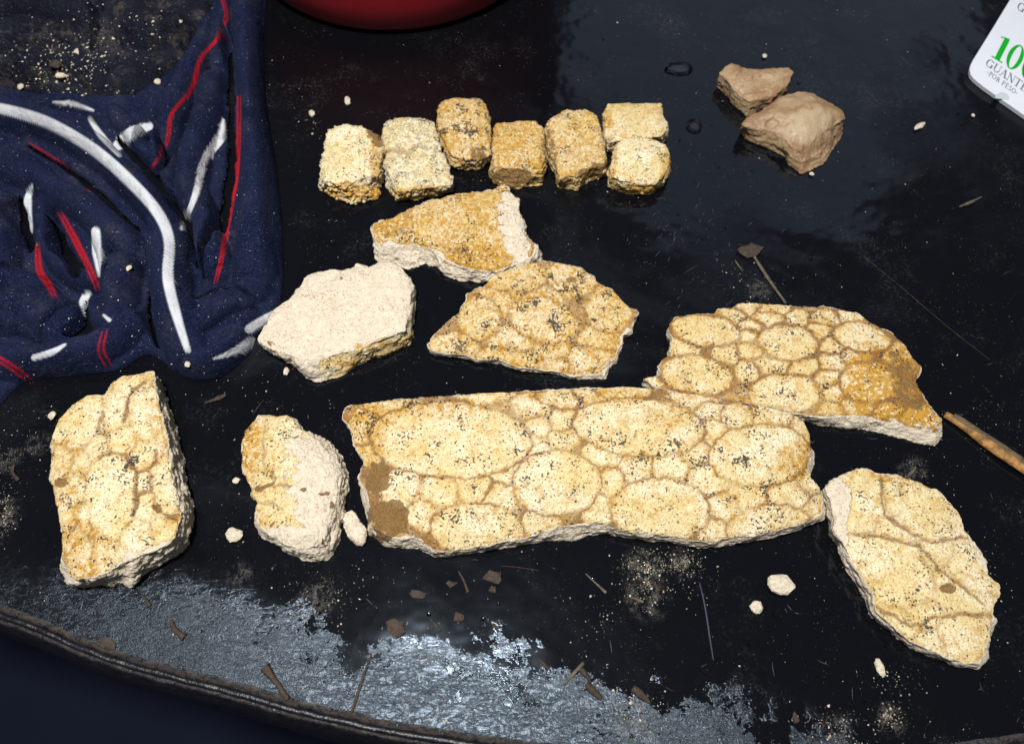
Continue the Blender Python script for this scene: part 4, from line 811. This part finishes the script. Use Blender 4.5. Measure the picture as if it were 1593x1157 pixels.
def lump(name, px, py, rx, ry, ang, mat, label, cat, group=None, zz=0.6, seed=0, hf=None, amp=0.25, z=0.0):
    bm = bmesh.new(); bmesh.ops.create_icosphere(bm, subdivisions=2, radius=1.0)
    V = np.array([v.co[:] for v in bm.verts]); F = [[v.index for v in f.verts] for f in bm.faces]; bm.free()
    V *= np.clip(1+amp*fbm(V+seed*5.1, 1.3, 3, seed), 0.35, 1.6)[:, None]
    c0 = at(px, py, z); s_ = 1/2000.0; a = -R(ang)
    V = V*[rx*s_, ry*s_*1.25, min(rx, ry)*s_*zz]; X = V[:, 0]*math.cos(a)-V[:, 1]*math.sin(a); Y = V[:, 0]*math.sin(a)+V[:, 1]*math.cos(a); V = np.stack([X, Y, V[:, 2]], 1); V[:, 2] -= V[:, 2].min()
    if hf is not None: c0 = drape(hf, np.array([px]), np.array([py]), 0)[0]
    o = link(name, mesh_np(name, V, np.array(F), smooth=cat in ('drop',)), mat, loc=(c0[0], c0[1], max(c0[2]-0.0002, 0.0001)))
    tag(o, label, cat, group); return o
GC = 'pale crumbs broken off the fossils'
for i, (x, y, rx, ry, an, lb, hf_) in enumerate([(1212, 911, 16, 10, 15, 'largest pale crumb, below the right end of the largest slab', None), (1176, 945, 8, 6, 60, 'angular white crumb just below left of the largest crumb', None), (366, 833, 11, 7, 20, 'oval cream crumb left of the lumpy chunk', None),
        (1367, 1038, 5, 8, -10, 'pointed cream crumb below the leaf shaped slab', None), (541, 159, 5, 8, -15, 'upright pale crumb above the leftmost small block', None), (486, 179, 5, 6, -20, 'pale crumb left of the small blocks', None), (446, 579, 4, 5, 0, 'tiny round crumb below the white chunk', None),
        (1430, 198, 12, 4, -35, 'white flaked chip right of the tan stones', None), (83, 648, 5, 5, 0, 'white crumb against the upper left of the far left block', None), (368, 748, 5, 3.5, 0, 'tiny cream crumb left of the lumpy chunk, upper one', None), (1189, 89, 4, 4, 0, 'small crumb above the tan stones', None),
        (1262, 272, 4, 3, 0, 'tiny crumb under the tan stones', None), (1513, 181, 3, 3, 0, 'tiny white crumb below the glove pack', None), (293, 567, 4, 4, 0, 'white crumb on the lower rim of the striped garment', hfn), (200, 418, 6, 3, -40, 'white flake in the middle of the striped garment', hfn),
        (122, 82, 7, 5, 20, 'pale yellow grain, highest on the dusty garment', hfd), (96, 119, 9, 6, 0, 'yellow grain among the sand on the dusty garment', hfd), (89, 103, 11, 8, -10, 'brown grain on the dusty garment', hfd), (246, 129, 6, 5, 20, 'cream grain near the red stripe', hfn), (34, 136, 5, 6, 0, 'orange grain at the left of the dusty garment', hfd)]):
    lump('crumb', x, y, rx, ry, an, M_CHIP if i in (17,) else M_CRUMB, lb, 'crumb', GC, seed=i, hf=hf_)
for x, y, rx, ry, an, lb in [(766, 898, 13, 7, 5, 'stained brown pebble just below the largest slab'), (619, 975, 14, 8, 8, 'stained brown pebble above the shiny patch'), (713, 960, 6, 6, 0, 'small square brown chip right of the olive splinter'), (649, 924, 11, 4, 8, 'flat tan chip under the left part of the largest slab'),
        (701, 909, 7, 4, -25, 'tan chip beside the steep splinter'), (766, 917, 5, 4, 0, 'tiny tan chip under the stained pebble'), (1166, 390, 19, 10, -8, 'flat brown flake at the head of the long straw'), (1237, 1116, 4, 5, 0, 'olive chip near the bottom edge'), (165, 1000, 13, 6, 20, 'grey brown mud flake against the table seam')]:
    lump('chip', x, y, rx*.8, ry*.8, an, M_CHIP, lb, 'chip', 'brown chips and pebbles on the table', zz=0.28, seed=int(x), amp=0.85)
for x, y, rx, ry, lb in [(1056, 107, 26, 12, 'larger flat water drop above the row of blocks, at its right'), (1080, 196, 14, 12, 'flat water drop between the small blocks and the tan stones')]:
    lump('water_drop', x, y, rx, ry, 0, M_WATER, lb, 'drop', 'water drops on the table', zz=0.10, seed=3, amp=0.15)

def specks(name, label, pos, rad, mat):
    oct_ = np.array([(1, 0, 0), (0, 1, 0), (-1, 0, 0), (0, -1, 0), (0, 0, 1.0), (0, 0, -0.2)]); of = np.array([(0, 1, 4), (1, 2, 4), (2, 3, 4), (3, 0, 4), (1, 0, 5), (2, 1, 5), (3, 2, 5), (0, 3, 5)])
    n_ = len(pos); sc_ = rad[:, None]*rng.uniform(0.5, 1.4, (n_, 3))*[1, 1, .6]; a = rng.uniform(0, 6.3, n_)
    L = oct_[None]*sc_[:, None, :]*(1+0.3*rng.normal(size=(n_, 6, 1))); X = L[..., 0]*np.cos(a)[:, None]-L[..., 1]*np.sin(a)[:, None]; Y = L[..., 0]*np.sin(a)[:, None]+L[..., 1]*np.cos(a)[:, None]
    V = np.stack([X, Y, L[..., 2]], -1)+pos[:, None, :]; F = (of[None]+6*np.arange(n_)[:, None, None]).reshape(-1, 3)
    o = link(name, mesh_np(name, V.reshape(-1, 3), F, False), mat); tag(o, label, name.split('_')[0] if False else 'grit', kind='stuff'); return o
px = []; 
def cl(x, y, sx, sy, n_): px.append(np.stack([rng.normal(x, sx, n_), rng.normal(y, sy, n_)], 1))
px.append(np.stack([rng.uniform(0, 1593, 900), rng.uniform(0, 1157, 900)], 1))
for a_ in [(1005, 885, 22, 18, 200), (1062, 878, 22, 12, 130), (1010, 930, 12, 14, 60), (940, 960, 35, 22, 70), (1300, 1130, 25, 14, 90), (1385, 1115, 12, 12, 90), (1395, 1060, 30, 12, 60), (985, 1110, 40, 25, 110), (10, 800, 10, 22, 120), (40, 690, 35, 35, 60), (250, 925, 90, 22, 60), (1190, 440, 35, 22, 60), (1150, 440, 25, 20, 60),
           (480, 190, 14, 20, 40), (420, 600, 60, 30, 60), (1440, 730, 30, 25, 70), (1550, 900, 15, 60, 30), (800, 1080, 120, 35, 80), (500, 935, 35, 25, 110), (430, 1050, 60, 35, 70), (930, 240, 70, 60, 60), (1540, 640, 30, 30, 40)]: cl(*a_)
px = np.concatenate(px); P = at(px[:, 0], px[:, 1], 0.0003); ed, _, _, _ = polydist(P[:, :2], E, False); below = P[:, 1] < np.interp(P[:, 0], E[:, 0], E[:, 1])+0.002
P = P[~below]; specks('grit_on_table', 'fine pale grit scattered over the black table', P, rng.gamma(1.2, 0.00012, len(P))+0.00007, M_CRUMB)
px = np.concatenate([np.stack([rng.normal(100, 45, 300), rng.normal(105, 26, 300)], 1), np.stack([rng.normal(170, 60, 160), rng.normal(60, 30, 160)], 1)]); m_ = (px[:, 0] < 320) & (px[:, 1] > -10) & (px[:, 1] < 150)
P = drape(hfd, px[m_, 0], px[m_, 1], 0.0001); specks('sand_on_garment', 'sandy grit caught on the dusty garment', P, rng.gamma(1.6, 0.00030, len(P))+0.00012, M_CRUMB)
px = np.stack([rng.uniform(0, 430, 260), rng.uniform(160, 590, 260)], 1); P = drape(hfn, px[:, 0], px[:, 1], 0.0001); P = P[P[:, 2] > 0.002]
specks('lint_on_garment', 'white lint specks on the striped garment', P, rng.gamma(1.6, 0.00012, len(P))+0.00008, M_CRUMB)

px = []
for a_ in [(1003, 880, 17, 12, 900), (1062, 874, 15, 9, 500), (1000, 920, 16, 12, 120), (1070, 905, 30, 20, 200), (1300, 1132, 22, 12, 250), (1385, 1118, 12, 10, 300), (985, 1118, 25, 18, 350), (8, 800, 9, 16, 350), (14, 715, 10, 12, 150), (500, 925, 22, 18, 260), (40, 690, 40, 40, 160), (660, 1030, 18, 10, 100), (1530, 640, 25, 20, 90)]: cl(*a_)
px = np.concatenate(px); P = at(px[:, 0], px[:, 1], 0.0001); P = P[fbm(P, 160, 3, 77) > -0.05]; P = P[P[:, 1] > np.interp(P[:, 0], E[:, 0], E[:, 1])+0.003]
specks('powder_on_table', 'fine pale powder smeared in patches on the black table', P, rng.gamma(1.5, 0.00005, len(P))+0.00005, M_CRUMB)
for i, (p, lb) in enumerate([([(1342, 398), (1400, 445), (1470, 505), (1540, 560)], 'long thin hair above the right slab'), ([(410, 622), (402, 632), (394, 644)], 'short hair above the lumpy chunk'), ([(780, 880), (805, 882), (838, 887)], 'faint fibre just under the largest slab')]):
    bar3('fibre', p, [0.2, 0.3, 0.2], M_BARK, lb, 'fibre', 'thin fibres on the table', K=5)
V = []; F = []
for k in range(420):
    if k < 150: x, y, a = rng.normal(1040, 55), rng.normal(350, 80), R(58+rng.normal(0, 12))
    elif k < 210: x, y, a = rng.normal(300, 130), rng.normal(1000, 35), R(50+rng.normal(0, 20))
    else: x, y, a = rng.uniform(430, 1593), rng.uniform(0, 1157), rng.uniform(0, 3.14)
    p = at(x, y, 0.00003)
    if p[1] < np.interp(p[0], E[:, 0], E[:, 1])+0.008: continue
    L = rng.gamma(2, 0.0012)+0.0008; wd = rng.uniform(0.00003, 0.00011); bend = rng.normal(0, 0.2)
    for q in range(4):
        t = (q/3-0.5)*L; aa = a+bend*(q/3-0.5); ww = wd*(0.2 if q in (0, 3) else 1)
        V += [(p[0]+t*math.cos(aa)-ww*math.sin(aa), p[1]+t*math.sin(aa)+ww*math.cos(aa), 0.00003), (p[0]+t*math.cos(aa)+ww*math.sin(aa), p[1]+t*math.sin(aa)-ww*math.cos(aa), 0.00003)]
        if q: b = len(V)-4; F.append((b, b+1, b+3, b+2))
tag(link('scuff_marks', mesh_np('scuff_marks', V, np.array(F), False), plain('scuffed_vinyl', (0.10, 0.105, 0.13), 0.5)), 'short pale scuffs and scratches on the black vinyl', 'scuffs', kind='stuff')
# small water beads left on the vinyl
def beads(pos, rad):
    U = []; Fq = []; n_a, n_r = 8, 3
    for j in range(n_r):
        for i in range(n_a):
            a = 2*math.pi*i/n_a; t = j/n_r*math.pi/2; U.append((math.cos(t)*math.cos(a), math.cos(t)*math.sin(a), 0.45*math.sin(t)))
    U.append((0, 0, 0.45)); U = np.array(U)
    T3 = []
    for j in range(n_r-1):
        for i in range(n_a):
            a, b = j*n_a+i, j*n_a+(i+1) % n_a; T3 += [(a, b, b+n_a), (a, b+n_a, a+n_a)]
    T3 += [((n_r-1)*n_a+i, (n_r-1)*n_a+(i+1) % n_a, n_r*n_a) for i in range(n_a)]
    T3 = np.array(T3); n_ = len(pos); V = U[None]*(rad[:, None, None]*np.stack([rng.uniform(.7, 1.5, n_), rng.uniform(.7, 1.3, n_), np.ones(n_)], 1)[:, None, :])+pos[:, None, :]
    return mesh_np('water_beads', V.reshape(-1, 3), (T3[None]+len(U)*np.arange(n_)[:, None, None]).reshape(-1, 3))
px = []
px.append(np.stack([rng.uniform(440, 1593, 160), rng.uniform(0, 1157, 160)], 1))
for a_ in [(1190, 440, 40, 30, 60), (1080, 215, 10, 14, 10), (470, 200, 18, 25, 14), (1000, 920, 40, 45, 50), (480, 930, 50, 45, 45), (600, 690, 60, 20, 0), (1060, 360, 70, 60, 25), (1440, 720, 50, 40, 25), (620, 1000, 160, 30, 40), (950, 1120, 50, 30, 70), (1390, 1100, 30, 18, 30), (420, 870, 50, 40, 30)]: cl(*a_)
px = np.concatenate(px); P = at(px[:, 0], px[:, 1], -0.0003); P = P[P[:, 1] > np.interp(P[:, 0], E[:, 0], E[:, 1])+0.004]
tag(link('water_beads', beads(P, rng.gamma(2.0, 0.00020, len(P))+0.00015), M_WATER), 'tiny water beads and glints over the black table', 'water beads', kind='stuff')
